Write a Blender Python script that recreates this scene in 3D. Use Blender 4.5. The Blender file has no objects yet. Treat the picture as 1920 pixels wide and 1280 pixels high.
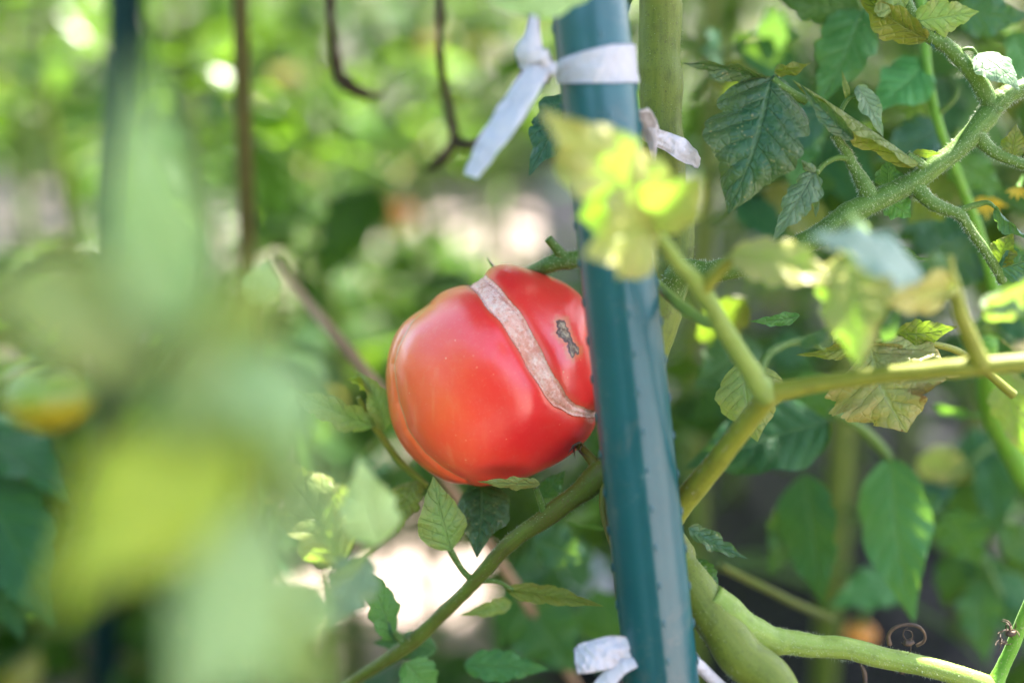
import bpy, bmesh, math, random
import numpy as np
from mathutils import Vector, Matrix, noise as mnoise

# ------------------------------------------------------------------ camera, sky, sun, exposure
sc = bpy.context.scene
COL = sc.collection
CAM_H, PITCH = 0.62, math.radians(14.0)
cam_d = bpy.data.cameras.new('camera')
cam = bpy.data.objects.new('camera', cam_d)
COL.objects.link(cam)
cam.location = (0, 0, CAM_H)
cam.rotation_euler = (math.radians(90) - PITCH, 0, 0)
cam_d.lens, cam_d.sensor_width = 50, 36
cam_d.clip_start, cam_d.clip_end = 0.01, 400
cam_d.dof.use_dof = True
cam_d.dof.focus_distance = 0.508
cam_d.dof.aperture_fstop = 2.6
cam_d.dof.aperture_blades = 9
sc.camera = cam

SUN = Vector((0.26, 0.42, 0.86)).normalized()
w = bpy.data.worlds.new('World'); sc.world = w; w.use_nodes = True
wn = w.node_tree.nodes
sky = wn.new('ShaderNodeTexSky'); sky.sky_type = 'NISHITA'; sky.sun_disc = False
sky.sun_elevation = math.asin(SUN.z); sky.sun_rotation = math.atan2(SUN.x, SUN.y)
sky.air_density, sky.dust_density, sky.ozone_density = 0.9, 3.5, 0.4
w.node_tree.links.new(sky.outputs[0], wn['Background'].inputs[0])
wn['Background'].inputs[1].default_value = 0.125
sun_d = bpy.data.lights.new('sun', 'SUN'); sun_d.energy = 5.0; sun_d.angle = math.radians(0.53)
sun_d.color = (1.0, 0.94, 0.85)
sun = bpy.data.objects.new('sun', sun_d); COL.objects.link(sun)
sun.rotation_euler = SUN.to_track_quat('Z', 'Y').to_euler()
sun.location = SUN * 20
vs = sc.view_settings
vs.view_transform = 'Standard'; vs.look = 'None'; vs.gamma = 1; vs.use_curve_mapping = False
vs.exposure = 3.25
sc.render.engine = 'CYCLES'
sc.cycles.use_denoising = True
sc.cycles.denoiser = 'OPENIMAGEDENOISE'
sc.cycles.max_bounces = 8; sc.cycles.transmission_bounces = 6
sc.cycles.diffuse_bounces = 4; sc.cycles.transparent_max_bounces = 6
sc.cycles.sample_clamp_indirect = 6

# ------------------------------------------------------------------ helpers
FWD = Vector((0, math.cos(PITCH), -math.sin(PITCH)))
UP = Vector((0, math.sin(PITCH), math.cos(PITCH)))
RT = Vector((1, 0, 0))
CAM = Vector((0, 0, CAM_H))
K = 0.72 / 1920

def P(x, y, d):
    return CAM + FWD * d + RT * ((x - 960) * K * d) - UP * ((y - 640) * K * d)

def tag(o, label=None, cat=None, group=None, kind=None):
    if label: o['label'] = label
    if cat: o['category'] = cat
    if group: o['group'] = group
    if kind: o['kind'] = kind
    return o

def empty(name, loc, label, cat, group=None):
    o = bpy.data.objects.new(name, None); COL.objects.link(o)
    o.location = loc; o.empty_display_size = 0.02
    tag(o, label, cat, group)
    bpy.context.view_layer.update()
    return o

def parent_keep(o, par):
    # every mesh is written in world space; keep it there under its parent
    o.parent = par
    m = Matrix.Translation(world_of(par)).inverted()
    o.matrix_parent_inverse = m
ORI = {}
def world_of(par):
    v = Vector((0, 0, 0)); p = par
    while p is not None:
        v = v + (p.location if p.type == 'EMPTY' else Vector((0, 0, 0)))
        p = p.parent
    # parents that are meshes sit at the world origin once parented, so only the Empty counts
    return v if par.type == 'EMPTY' else Vector((0, 0, 0))

def mesh_obj(name, verts, faces, mat, parent=None, smooth=True, uv=None, attrs=None):
    me = bpy.data.meshes.new(name)
    me.from_pydata([tuple(v) for v in verts], [], faces)
    if smooth:
        me.polygons.foreach_set('use_smooth', [True] * len(me.polygons))
    if uv is not None:
        l = me.uv_layers.new(name='UVMap')
        idx = np.zeros(len(me.loops), dtype=np.int32); me.loops.foreach_get('vertex_index', idx)
        l.data.foreach_set('uv', np.asarray(uv, dtype=np.float32)[idx].ravel())
    for k, a in (attrs or {}).items():
        at = me.attributes.new(k, 'FLOAT', 'POINT'); at.data.foreach_set('value', np.asarray(a, dtype=np.float32))
    mats = mat if isinstance(mat, (list, tuple)) else [mat]
    for m in mats: me.materials.append(m)
    me.update()
    o = bpy.data.objects.new(name, me); COL.objects.link(o)
    if parent is not None: parent_keep(o, parent)
    return o

def catmull(pts, n):
    # pts: list of tuples of floats, any width -> n samples per span
    pts = [np.array(p, dtype=float) for p in pts]
    if len(pts) == 2:
        return [pts[0] + (pts[1] - pts[0]) * i / n for i in range(n + 1)]
    ext = [2 * pts[0] - pts[1]] + pts + [2 * pts[-1] - pts[-2]]
    out = []
    for i in range(1, len(ext) - 2):
        a, b, c, d = ext[i - 1:i + 3]
        for j in range(n):
            t = j / n
            out.append(0.5 * (2 * b + (c - a) * t + (2 * a - 5 * b + 4 * c - d) * t * t + (3 * b - a - 3 * c + d) * t ** 3))
    out.append(pts[-1])
    return out

def tube_data(pts, seg=14, n=8, rough=0.05, seed=0, ridges=0, wobble=False):
    """pts: (x,y,z,r) world -> verts, faces, uv"""
    s = catmull(pts, n)
    V, F, U = [], [], []
    up = None; L = 0
    for i, q in enumerate(s):
        c = Vector(q[:3]); r = max(1e-5, q[3])
        if wobble:
            r *= 1 + .07 * mnoise.noise(Vector((i * .16 + seed, 5, 0)))
            c = c + Vector((mnoise.noise(Vector((i * .11, seed, 1))), 0, mnoise.noise(Vector((i * .11, seed, 9))))) * r * .22
        t = Vector(s[min(i + 1, len(s) - 1)][:3]) - Vector(s[max(i - 1, 0)][:3])
        t = t.normalized() if t.length > 0 else Vector((0, 0, 1))
        if i: L += (c - Vector(s[i - 1][:3])).length
        if up is None:
            up = Vector((0, -1, 0.1)) if abs(t.y) < 0.9 else Vector((1, 0, 0))
        up = (up - t * up.dot(t)).normalized()
        sd = t.cross(up)
        for k in range(seg):
            a = 2 * math.pi * k / seg
            dvec = up * math.cos(a) + sd * math.sin(a)
            rr = r * (1 + rough * mnoise.noise((c + dvec * r) * (0.35 / max(r, 0.002)) + Vector((seed, 0, 0))))
            if ridges: rr *= 1 + 0.03 * math.cos(ridges * a)
            V.append(c + dvec * rr); U.append((k / seg, L))
    m = len(s)
    for i in range(m - 1):
        for k in range(seg):
            k2 = (k + 1) % seg
            F.append((i * seg + k, i * seg + k2, (i + 1) * seg + k2, (i + 1) * seg + k))
    for e, ring in ((0, 0), (m - 1, (m - 1) * seg)):
        V.append(Vector(s[e][:3])); U.append((0.5, 0)); ci = len(V) - 1
        for k in range(seg):
            k2 = (k + 1) % seg
            F.append((ci, ring + k2, ring + k) if e == 0 else (ci, ring + k, ring + k2))
    return V, F, U

def px_pts(lst):
    """(px, py, d, width_px) -> world x,y,z,r"""
    out = []
    for x, y, d, wd in lst:
        p = P(x, y, d); out.append((p.x, p.y, p.z, wd * K * d * 0.5))
    return out

def tube(name, lst, mat, parent, seg=14, n=8, rough=0.06, seed=0, px=True, ridges=0):
    V, F, U = tube_data(px_pts(lst) if px else lst, seg, n, rough, seed, ridges, wobble=(name in ('leaf_stalk', 'twig', 'stem') and mat not in (SM['cane'],)))
    return mesh_obj(name, V, F, mat, parent, uv=U)

def join(datas):
    V, F, U = [], [], []
    for v, f, u in datas:
        o = len(V); V += list(v); U += list(u); F += [tuple(i + o for i in q) for q in f]
    return V, F, U

# ------------------------------------------------------------------ materials
def new_mat(name):
    m = bpy.data.materials.new(name); m.use_nodes = True
    nt = m.node_tree
    for n_ in list(nt.nodes): nt.nodes.remove(n_)
    return m, nt, nt.nodes, nt.links

class NB:
    def __init__(s, name):
        s.m, s.nt, s.n, s.l = new_mat(name)
    def node(s, t, **kw):
        nd = s.n.new(t)
        for k, v in kw.items(): setattr(nd, k, v)
        return nd
    def put(s, inp, v):
        if hasattr(v, 'links') or isinstance(v, bpy.types.NodeSocket): s.l.new(v, inp)
        else:
            if isinstance(v, (tuple, list)) and len(v) == 3 and inp.type == 'RGBA': v = (*v, 1)
            inp.default_value = v
    def math(s, op, a, b=0.0, c=0.0, clamp=False):
        nd = s.node('ShaderNodeMath', operation=op, use_clamp=clamp)
        s.put(nd.inputs[0], a); s.put(nd.inputs[1], b); s.put(nd.inputs[2], c)
        return nd.outputs[0]
    def step(s, x, a, b):
        nd = s.node('ShaderNodeMapRange', interpolation_type='SMOOTHSTEP')
        s.put(nd.inputs[0], x); nd.inputs[1].default_value = a; nd.inputs[2].default_value = b
        return nd.outputs[0]
    def rng(s, x, a, b, c, d):
        nd = s.node('ShaderNodeMapRange')
        s.put(nd.inputs[0], x)
        for i, v in enumerate((a, b, c, d)): nd.inputs[i + 1].default_value = v
        return nd.outputs[0]
    def mix(s, f, a, b, mode='MIX'):
        nd = s.node('ShaderNodeMix', data_type='RGBA', blend_type=mode)
        s.put(nd.inputs[0], f); s.put(nd.inputs[6], a); s.put(nd.inputs[7], b)
        return nd.outputs[2]
    def noise(s, scale, detail=3, rough=0.55, vec=None, dist=0.0):
        nd = s.node('ShaderNodeTexNoise'); nd.inputs['Scale'].default_value = scale
        nd.inputs['Detail'].default_value = detail; nd.inputs['Roughness'].default_value = rough
        nd.inputs['Distortion'].default_value = dist
        if vec is not None: s.l.new(vec, nd.inputs['Vector'])
        return nd.outputs['Fac']
    def voro(s, scale, vec=None, feature='F1'):
        nd = s.node('ShaderNodeTexVoronoi', feature=feature); nd.inputs['Scale'].default_value = scale
        if vec is not None: s.l.new(vec, nd.inputs['Vector'])
        return nd.outputs['Distance']
    def bump(s, h, dist, strength=1.0, normal=None):
        nd = s.node('ShaderNodeBump'); nd.inputs['Strength'].default_value = strength
        nd.inputs['Distance'].default_value = dist; s.put(nd.inputs['Height'], h)
        if normal is not None: s.l.new(normal, nd.inputs['Normal'])
        return nd.outputs[0]
    def bsdf(s, **kw):
        nd = s.node('ShaderNodeBsdfPrincipled')
        for k, v in kw.items(): s.put(nd.inputs[k.replace('_', ' ')], v)
        return nd.outputs[0]
    def out(s, sh):
        o = s.node('ShaderNodeOutputMaterial'); s.l.new(sh, o.inputs[0]); return s.m
    def obj(s): return s.node('ShaderNodeTexCoord').outputs['Object']
    def attr(s, name): return s.node('ShaderNodeAttribute', attribute_name=name).outputs['Fac']

def leaf_mat(name, a, b, vein, trans=0.42, tcol=None, blotch=None, blotch_amt=0.0, spots=0.0, speck=0.0, rough=0.42, under=None, fine=True, keep=False, spec=0.32, tmix=0.65):
    if not keep: a, b, vein = [(c[0] * (.85 if fine else 1), c[1], c[2] * (.9 if fine else .5)) for c in (a, b, vein)]
    N = NB(name)
    uv = N.node('ShaderNodeUVMap').outputs[0]
    sep = N.node('ShaderNodeSeparateXYZ'); N.l.new(uv, sep.inputs[0])
    sx = N.math('MULTIPLY_ADD', sep.outputs[0], 2.0, -1.0); t = sep.outputs[1]
    ab = N.math('ABSOLUTE', sx)
    side = N.math('MULTIPLY', N.math('GREATER_THAN', sx, 0.0), 0.45)
    ph = N.math('ADD', N.math('MULTIPLY', N.math('SUBTRACT', t, N.math('MULTIPLY', ab, 0.20)), 7.0), side)
    tri = N.math('ABSOLUTE', N.math('SUBTRACT', N.math('FRACT', ph), 0.5))
    sec = N.math('SUBTRACT', 1.0, N.step(tri, 0.0, 0.09))
    mid = N.math('SUBTRACT', 1.0, N.step(ab, 0.015, 0.075))
    veins = N.math('MAXIMUM', mid, N.math('MULTIPLY', sec, 0.55))
    oc = N.obj()
    rnd = N.node('ShaderNodeObjectInfo').outputs['Random']
    off = N.node('ShaderNodeVectorMath', operation='ADD')
    N.l.new(oc, off.inputs[0])
    cmb = N.node('ShaderNodeCombineXYZ'); N.put(cmb.inputs[0], N.math('MULTIPLY', rnd, 9.0)); N.l.new(cmb.outputs[0], off.inputs[1])
    oc = off.outputs[0]
    n1 = N.noise(55, 4, 0.6, oc); n2 = N.noise(220, 3, 0.6, oc)
    col = N.mix(N.step(n1, 0.3, 0.7), a, b)
    if blotch:
        edge = N.math('ADD', N.math('MULTIPLY', ab, 0.35), N.math('SUBTRACT', N.math('MULTIPLY', n2, 0.5), N.math('MULTIPLY', N.noise(38, 2, 0.5, oc), -0.9)))
        col = N.mix(N.math('MULTIPLY', N.step(edge, 0.65, 1.05), blotch_amt), col, blotch)
    col = N.mix(N.math('MULTIPLY', veins, 0.55), col, vein)
    hgt = N.math('MULTIPLY', N.math('SUBTRACT', 1.0, veins), 0.7)
    if fine:
        ve = N.voro(330, oc, 'DISTANCE_TO_EDGE')
        net = N.step(ve, 0.0, 0.22)
        col = N.mix(N.math('MULTIPLY', N.math('SUBTRACT', 1.0, net), 0.22), col, vein)
        hgt = N.math('ADD', hgt, N.math('MULTIPLY', net, 0.22))
    if speck:
        sp = N.math('SUBTRACT', 1.0, N.step(N.voro(420, oc), 0.10, 0.24))
        sp = N.math('MULTIPLY', sp, N.step(N.noise(90, 2, 0.5, oc), 0.45, 0.6))
        col = N.mix(N.math('MULTIPLY', sp, speck), col, (0.5, 0.42, 0.16))
    if spots:
        br = N.step(N.math('ADD', N.noise(70, 4, 0.65, oc), N.math('MULTIPLY', ab, 0.06)), 0.70 - 0.16 * spots, 0.75 - 0.16 * spots)
        br = N.math('MULTIPLY', br, N.step(t, 0.45, 0.75))
        col = N.mix(br, col, N.mix(n2, (0.10, 0.035, 0.012), (0.24, 0.11, 0.04)))
    hs = N.node('ShaderNodeHueSaturation'); N.put(hs.inputs['Color'], col)
    N.put(hs.inputs['Value'], N.rng(rnd, 0, 1, 0.78, 1.22)); N.put(hs.inputs['Hue'], N.rng(N.math('FRACT', N.math('MULTIPLY', rnd, 7.3)), 0, 1, 0.485, 0.512))
    col = hs.outputs[0]
    bf = N.node('ShaderNodeNewGeometry').outputs['Backfacing']
    u = under or tuple(min(1, c * 1.35 + 0.025) for c in a)
    colf = N.mix(N.math('MULTIPLY', bf, 0.65), col, u)
    nrm = N.bump(hgt, 0.0010, 0.85)
    sh = N.bsdf(Base_Color=colf, Roughness=rough, Normal=nrm, Sheen_Weight=0.04, Sheen_Roughness=0.4, Specular_IOR_Level=spec)
    tr = N.node('ShaderNodeBsdfTranslucent'); N.put(tr.inputs[0], N.mix(tmix, col, tcol or (0.22, 0.40, 0.02), 'MIX')); N.l.new(nrm, tr.inputs['Normal'])
    mx = N.node('ShaderNodeMixShader'); mx.inputs[0].default_value = trans
    N.l.new(sh, mx.inputs[1]); N.l.new(tr.outputs[0], mx.inputs[2])
    return N.out(mx.outputs[0])

LM = {
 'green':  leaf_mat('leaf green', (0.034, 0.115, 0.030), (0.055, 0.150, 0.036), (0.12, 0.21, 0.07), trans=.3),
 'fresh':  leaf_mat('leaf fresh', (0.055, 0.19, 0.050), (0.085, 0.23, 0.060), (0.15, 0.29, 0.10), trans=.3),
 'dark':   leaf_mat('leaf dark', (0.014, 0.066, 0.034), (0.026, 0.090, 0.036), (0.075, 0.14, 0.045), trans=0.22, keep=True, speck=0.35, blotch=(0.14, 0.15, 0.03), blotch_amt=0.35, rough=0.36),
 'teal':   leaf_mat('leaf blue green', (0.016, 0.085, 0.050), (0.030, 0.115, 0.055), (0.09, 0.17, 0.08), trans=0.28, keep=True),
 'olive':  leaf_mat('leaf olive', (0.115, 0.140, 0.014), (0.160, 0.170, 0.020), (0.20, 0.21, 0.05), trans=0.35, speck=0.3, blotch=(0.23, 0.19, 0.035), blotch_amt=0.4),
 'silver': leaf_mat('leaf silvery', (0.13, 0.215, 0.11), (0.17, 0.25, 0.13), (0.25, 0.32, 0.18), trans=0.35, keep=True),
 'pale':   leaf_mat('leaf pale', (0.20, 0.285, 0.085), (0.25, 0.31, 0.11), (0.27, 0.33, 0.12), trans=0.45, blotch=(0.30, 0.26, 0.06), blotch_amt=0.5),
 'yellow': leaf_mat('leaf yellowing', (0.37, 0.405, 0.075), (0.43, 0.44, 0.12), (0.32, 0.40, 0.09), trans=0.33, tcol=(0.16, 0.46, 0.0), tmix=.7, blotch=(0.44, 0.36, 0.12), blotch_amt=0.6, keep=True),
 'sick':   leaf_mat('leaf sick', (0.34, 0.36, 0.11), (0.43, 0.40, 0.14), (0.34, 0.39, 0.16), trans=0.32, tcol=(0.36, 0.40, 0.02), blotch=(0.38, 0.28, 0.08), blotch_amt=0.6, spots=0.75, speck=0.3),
 'mint':   leaf_mat('leaf skylit mint', (0.33, 0.50, 0.19), (0.37, 0.53, 0.22), (0.40, 0.55, 0.27), trans=0.5, tcol=(.38, .56, .14), rough=0.5, keep=True),  # pale green with sky highlights put into the leaf colour
 'deep':   leaf_mat('leaf shaded deep green', (0.014, 0.066, 0.024), (0.022, 0.085, 0.026), (0.06, 0.13, 0.05), trans=0.25, spec=.15),  # deep green, with some shade put into the colour
 'skysheen':  leaf_mat('leaf blue gloss', (0.15, 0.23, 0.17), (0.19, 0.27, 0.21), (0.25, 0.33, 0.24), trans=0.3, rough=.4, spec=.6, keep=True),  # bluish sky sheen mixed into the base colour
 'lime':   leaf_mat('leaf lime', (0.32, 0.36, 0.026), (0.36, 0.39, 0.035), (0.38, 0.42, 0.06), trans=0.45, tcol=(0.36, 0.44, 0.02)),
}
BG = {
 'green':  leaf_mat('far leaf green', (0.030, 0.095, 0.018), (0.055, 0.140, 0.022), (0.09, 0.18, 0.05), fine=False, spec=.1, rough=.55),
 'fresh':  leaf_mat('far leaf fresh', (0.060, 0.17, 0.022), (0.10, 0.21, 0.028), (0.14, 0.26, 0.06), trans=0.5, fine=False, spec=.5, rough=.33),
 'teal':   leaf_mat('far leaf blue green', (0.018, 0.078, 0.046), (0.030, 0.10, 0.05), (0.07, 0.15, 0.07), trans=0.3, fine=False, spec=.15, keep=True),
 'deep':   leaf_mat('far leaf shaded deep green', (0.010, 0.042, 0.010), (0.020, 0.068, 0.013), (0.05, 0.12, 0.03), trans=0.35, fine=False, spec=.1, rough=.55),  # shade between the far leaves put into a darker green
 'yellow': leaf_mat('far leaf yellow', (0.26, 0.23, 0.04), (0.34, 0.24, 0.05), (0.27, 0.27, 0.09), fine=False),
}

def stem_mat(name, a, b, speck=(0.25, 0.30, 0.12), rough=0.5, streak=0.5, fuzz=0.10):
    a, b = [(c[0], c[1], c[2] * .45) for c in (a, b)]
    N = NB(name)
    oc = N.obj()
    uv = N.node('ShaderNodeUVMap').outputs[0]
    mp = N.node('ShaderNodeMapping'); mp.inputs['Scale'].default_value = (22, 60, 1); N.l.new(uv, mp.inputs[0])
    n1 = N.noise(70, 4, 0.6, oc); n2 = N.noise(1.0, 3, 0.6, mp.outputs[0]); n3 = N.noise(1400, 2, 0.5, oc)
    col = N.mix(N.step(N.math('ADD', N.math('MULTIPLY', n1, 0.6), N.math('MULTIPLY', n2, streak * 0.8)), 0.35, 0.75), a, b)
    col = N.mix(N.math('MULTIPLY', N.step(N.noise(170, 4, .65, oc), .5, .72), 0.45), col, (a[0] * .55, a[1] * .5, a[2] * .6))
    col = N.mix(N.math('MULTIPLY', N.step(n3, 0.58, 0.70), 0.7), col, speck)
    nrm = N.bump(N.math('ADD', N.math('MULTIPLY', n3, 0.5), n2), 0.0004, 0.6)
    return N.out(N.bsdf(Base_Color=col, Roughness=rough, Normal=nrm, Specular_IOR_Level=0.25, Sheen_Weight=fuzz, Sheen_Roughness=0.35, Sheen_Tint=(0.8, 1, 0.7, 1),
                        Subsurface_Weight=0.08, Subsurface_Radius=(0.002, 0.003, 0.001), Subsurface_Scale=0.3))

SM = {
 'green': stem_mat('stem green', (0.065, 0.130, 0.036), (0.105, 0.180, 0.055), speck=(0.30, 0.36, 0.18)),
 'thick': stem_mat('stem thick', (0.085, 0.125, 0.030), (0.135, 0.170, 0.045), speck=(0.07, 0.08, 0.02), streak=0.9),
 'stalk': stem_mat('stalk green brown', (0.085, 0.10, 0.030), (0.105, 0.16, 0.040), speck=(0.12, 0.08, 0.03)),
 'brown': stem_mat('stem browned', (0.12, 0.10, 0.030), (0.13, 0.17, 0.040), speck=(0.10, 0.05, 0.02)),
 'olive': stem_mat('stem olive', (0.17, 0.19, 0.035), (0.22, 0.24, 0.06), speck=(0.12, 0.10, 0.03)),
 'pale':  stem_mat('stem pale', (0.16, 0.24, 0.075), (0.22, 0.29, 0.11)),
 'bright': stem_mat('stem bright', (0.10, 0.26, 0.035), (0.14, 0.30, 0.05)),
 'dead':  stem_mat('stem dead', (0.028, 0.017, 0.010), (0.065, 0.04, 0.024), speck=(0.09, 0.06, 0.04), fuzz=0.0),
 'cane':  stem_mat('cane', (0.075, 0.065, 0.020), (0.12, 0.095, 0.035), speck=(0.05, 0.04, 0.02), fuzz=0.0),
}

def simple(name, a, b, scale=80, rough=0.5, bumpd=0.0003, **kw):
    N = NB(name); oc = N.obj(); n1 = N.noise(scale, 4, 0.6, oc)
    return N.out(N.bsdf(Base_Color=N.mix(N.step(n1, 0.3, 0.7), a, b), Roughness=rough, Normal=N.bump(n1, bumpd, 0.6), **kw))

# ------------------------------------------------------------------ setting: ground, mulch, far hedge
def ground_mat():
    N = NB('dry soil'); oc = N.obj()
    n1 = N.noise(1.3, 5, 0.6, oc); n2 = N.noise(30, 5, 0.65, oc); v = N.voro(55, oc)
    # bare trodden path: a strip beside the mulch and a cross path farther back; dark tilled soil elsewhere
    sp = N.node('ShaderNodeSeparateXYZ'); N.l.new(oc, sp.inputs[0])
    X, Y = sp.outputs[0], sp.outputs[1]
    wob = N.math('MULTIPLY', N.math('SUBTRACT', n1, .5), .6)
    far = N.math('MULTIPLY', N.step(N.math('ADD', Y, wob), 3.3, 3.6), N.math('SUBTRACT', 1.0, N.step(N.math('ADD', Y, wob), 5.0, 5.3)))
    far = N.math('MULTIPLY', far, N.math('MULTIPLY', N.step(X, -2.4, -2.2), N.math('SUBTRACT', 1.0, N.step(N.math('ADD', X, wob), .40, .55))))
    back = N.math('MULTIPLY', N.step(N.math('ADD', X, wob), .25, .4), N.math('SUBTRACT', 1.0, N.step(Y, -.05, .1)))  # pale unseen ground behind the camera, added to brighten the stake's right side
    side = N.math('MULTIPLY', N.step(N.math('ADD', X, wob), -.75, -.6), N.math('SUBTRACT', 1.0, N.step(N.math('ADD', X, wob), .02, .12)))
    side = N.math('MULTIPLY', side, N.math('MULTIPLY', N.step(Y, .9, 1.1), N.math('SUBTRACT', 1.0, N.step(Y, 4.8, 5.2))))
    path = N.math('MAXIMUM', N.math('MAXIMUM', far, side), back)
    pale = N.mix(N.step(n1, 0.35, 0.65), (0.26, 0.195, 0.17), (0.38, 0.30, 0.275))
    pale = N.mix(N.math('MULTIPLY', N.step(n2, 0.5, 0.72), 0.5), pale, (0.15, 0.11, 0.085))
    soil = N.mix(N.step(n2, 0.35, 0.7), (0.030, 0.022, 0.018), (0.075, 0.055, 0.042))
    col = N.mix(path, soil, pale)
    return N.out(N.bsdf(Base_Color=col, Roughness=0.9, Normal=N.bump(N.math('ADD', n2, v), 0.02, 0.6)))

gm = ground_mat()
gv, gf = [], []
xs = [-60, -20, -8, -4] + [-3 + 0.15 * i for i in range(41)] + [4, 8, 20, 60]
ys = [-20, -5, -2, -1] + [0.15 * i for i in range(45)] + [8, 12, 25, 80]
for y in ys:
    for x in xs:
        near = abs(x) <= 3 and 0 <= y <= 6.6
        gv.append((x, y, 0.02 * mnoise.noise(Vector((x * 1.7, y * 1.7, 3))) if near else 0.0))
nx = len(xs)
for j in range(len(ys) - 1):
    for i in range(nx - 1):
        gf.append((j * nx + i, j * nx + i + 1, (j + 1) * nx + i + 1, (j + 1) * nx + i))
tag(mesh_obj('ground', gv, gf, gm), kind='structure', label='pale dry soil of the vegetable garden')

# dark plastic mulch over the planting bed, a low rounded ridge
N = NB('mulch film'); oc = N.obj(); n1 = N.noise(14, 4, 0.6, oc, dist=0.6)
mulch_m = N.out(N.bsdf(Base_Color=N.mix(N.step(N.noise(60, 4, 0.6, oc), 0.5, 0.75), (0.008, 0.007, 0.014), (0.020, 0.016, 0.022)), Roughness=0.62, Specular_IOR_Level=0.2, Normal=N.bump(n1, 0.03, 0.7)))
mv, mf = [], []
NXM, NYM = 26, 70
for j in range(NYM + 1):
    for i in range(NXM + 1):
        u = i / NXM; y = 0.2 + 4.6 * j / NYM
        x0 = 0.02 + 0.05 * math.sin(y * 2.1) ; x = x0 + 1.5 * u
        z = 0.12 * min(1, math.sin(math.pi * min(max(u, 0), 1)) * 2.2) + 0.022 + 0.012 * mnoise.noise(Vector((x * 6, y * 6, 0)))
        mv.append((x, y, z))
for j in range(NYM):
    for i in range(NXM):
        a = j * (NXM + 1) + i
        mf.append((a, a + 1, a + NXM + 2, a + NXM + 1))
tag(mesh_obj('mulch_sheet', mv, mf, mulch_m), kind='structure', label='dark plastic mulch over the planting bed')

# ------------------------------------------------------------------ leaves
def leaflet_data(L, W, seed=0, rows=40, cols=6, lobes=5, depth=0.22, fold=(0.15, 0.15), curl=(-0.3, -0.3), bend=0.06, wave=0.08, quilt=0.045, twist=0.0, p=0.62):
    rnd = random.Random(seed)
    ph1, ph2 = rnd.uniform(0, 1), rnd.uniform(0, 1); asym = rnd.uniform(-0.1, 0.1)
    kx = rnd.uniform(1.5, 3.2); wph = (rnd.uniform(0, 6.3), rnd.uniform(0, 6.3)); sway = rnd.uniform(-0.05, 0.05)
    V, F, U = [], [], []
    def half(t, sgn):
        e = max(0.0, math.sin(math.pi * min(1, t ** p))) ** 0.85
        e *= 1 - 0.35 * max(0, t - 0.55) / 0.45
        f = (t * lobes + (ph1 if sgn > 0 else ph2))
        lb = abs(math.sin(math.pi * f)) ** 0.55
        f2 = abs(math.sin(math.pi * f * 2.6 + 1.1)) ** 0.7
        e *= 1 - depth * (1 - lb) * min(1, 4 * (1 - t)) - depth * 0.28 * (1 - f2)
        return max(e, 0.012 if 0 < t < 1 else 0.008) * 0.5 * W * (1 + asym * sgn)
    for i in range(rows + 1):
        t = i / rows
        tw = twist * t
        for j in range(-cols, cols + 1):
            s = j / cols; sg = 1 if s >= 0 else -1; a = abs(s)
            hw = half(t, sg)
            fo = fold[0] if sg < 0 else fold[1]; cu = curl[0] if sg < 0 else curl[1]
            if abs(cu) < 1e-3: cx, cz = a * math.cos(fo), a * math.sin(fo)
            else:
                cx = (math.sin(fo + cu * a) - math.sin(fo)) / cu
                cz = (math.cos(fo) - math.cos(fo + cu * a)) / cu
            x = sg * hw * cx; z = hw * cz
            vp = (t - 0.20 * a) * 7.0 + (0.45 if sg > 0 else 0)
            tri = abs((vp % 1) - 0.5) * 2
            z += quilt * W * (math.sqrt(tri) - 0.5) * min(1, a * 3) * (1 - 0.4 * a) * min(1, hw / (0.25 * W))
            z += wave * W * a * a * math.sin(kx * 2 * math.pi * t + wph[0 if sg < 0 else 1]) * min(1, 4 * (1 - t))
            y = L * t + 0.10 * hw * a * 2 * (1 - t)
            x += sway * L * math.sin(math.pi * t)
            z += bend * L * 4 * t * (1 - t)
            ct, st = math.cos(tw), math.sin(tw)
            V.append((x * ct - z * st * 0.0 if tw == 0 else x * ct - z * st, y, z if tw == 0 else x * st + z * ct))
            U.append((s * 0.5 + 0.5, t))
    m = 2 * cols + 1
    for i in range(rows):
        for j in range(m - 1):
            F.append((i * m + j, i * m + j + 1, (i + 1) * m + j + 1, (i + 1) * m + j))
    return V, F, U

_seed = [100]
def leaf(parent, base, tip, wpx, mat, roll=0.0, name='leaflet', **kw):
    b, t = P(*base), P(*tip)
    ax = t - b; L = ax.length; ax.normalize()
    dm = (base[2] + tip[2]) / 2
    n0 = (CAM - (b + t) / 2); n0 = (n0 - ax * n0.dot(ax)).normalized()
    n = Matrix.Rotation(math.radians(roll), 3, ax) @ n0
    x = ax.cross(n).normalized()
    _seed[0] += 1
    V, F, U = leaflet_data(L, wpx * K * dm, seed=kw.pop('seed', _seed[0]), **kw)
    M = Matrix((x, ax, n)).transposed()
    V = [b + M @ Vector(v) for v in V]
    return mesh_obj(name, V, F, LM[mat] if isinstance(mat, str) else mat, parent, uv=U)

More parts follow.
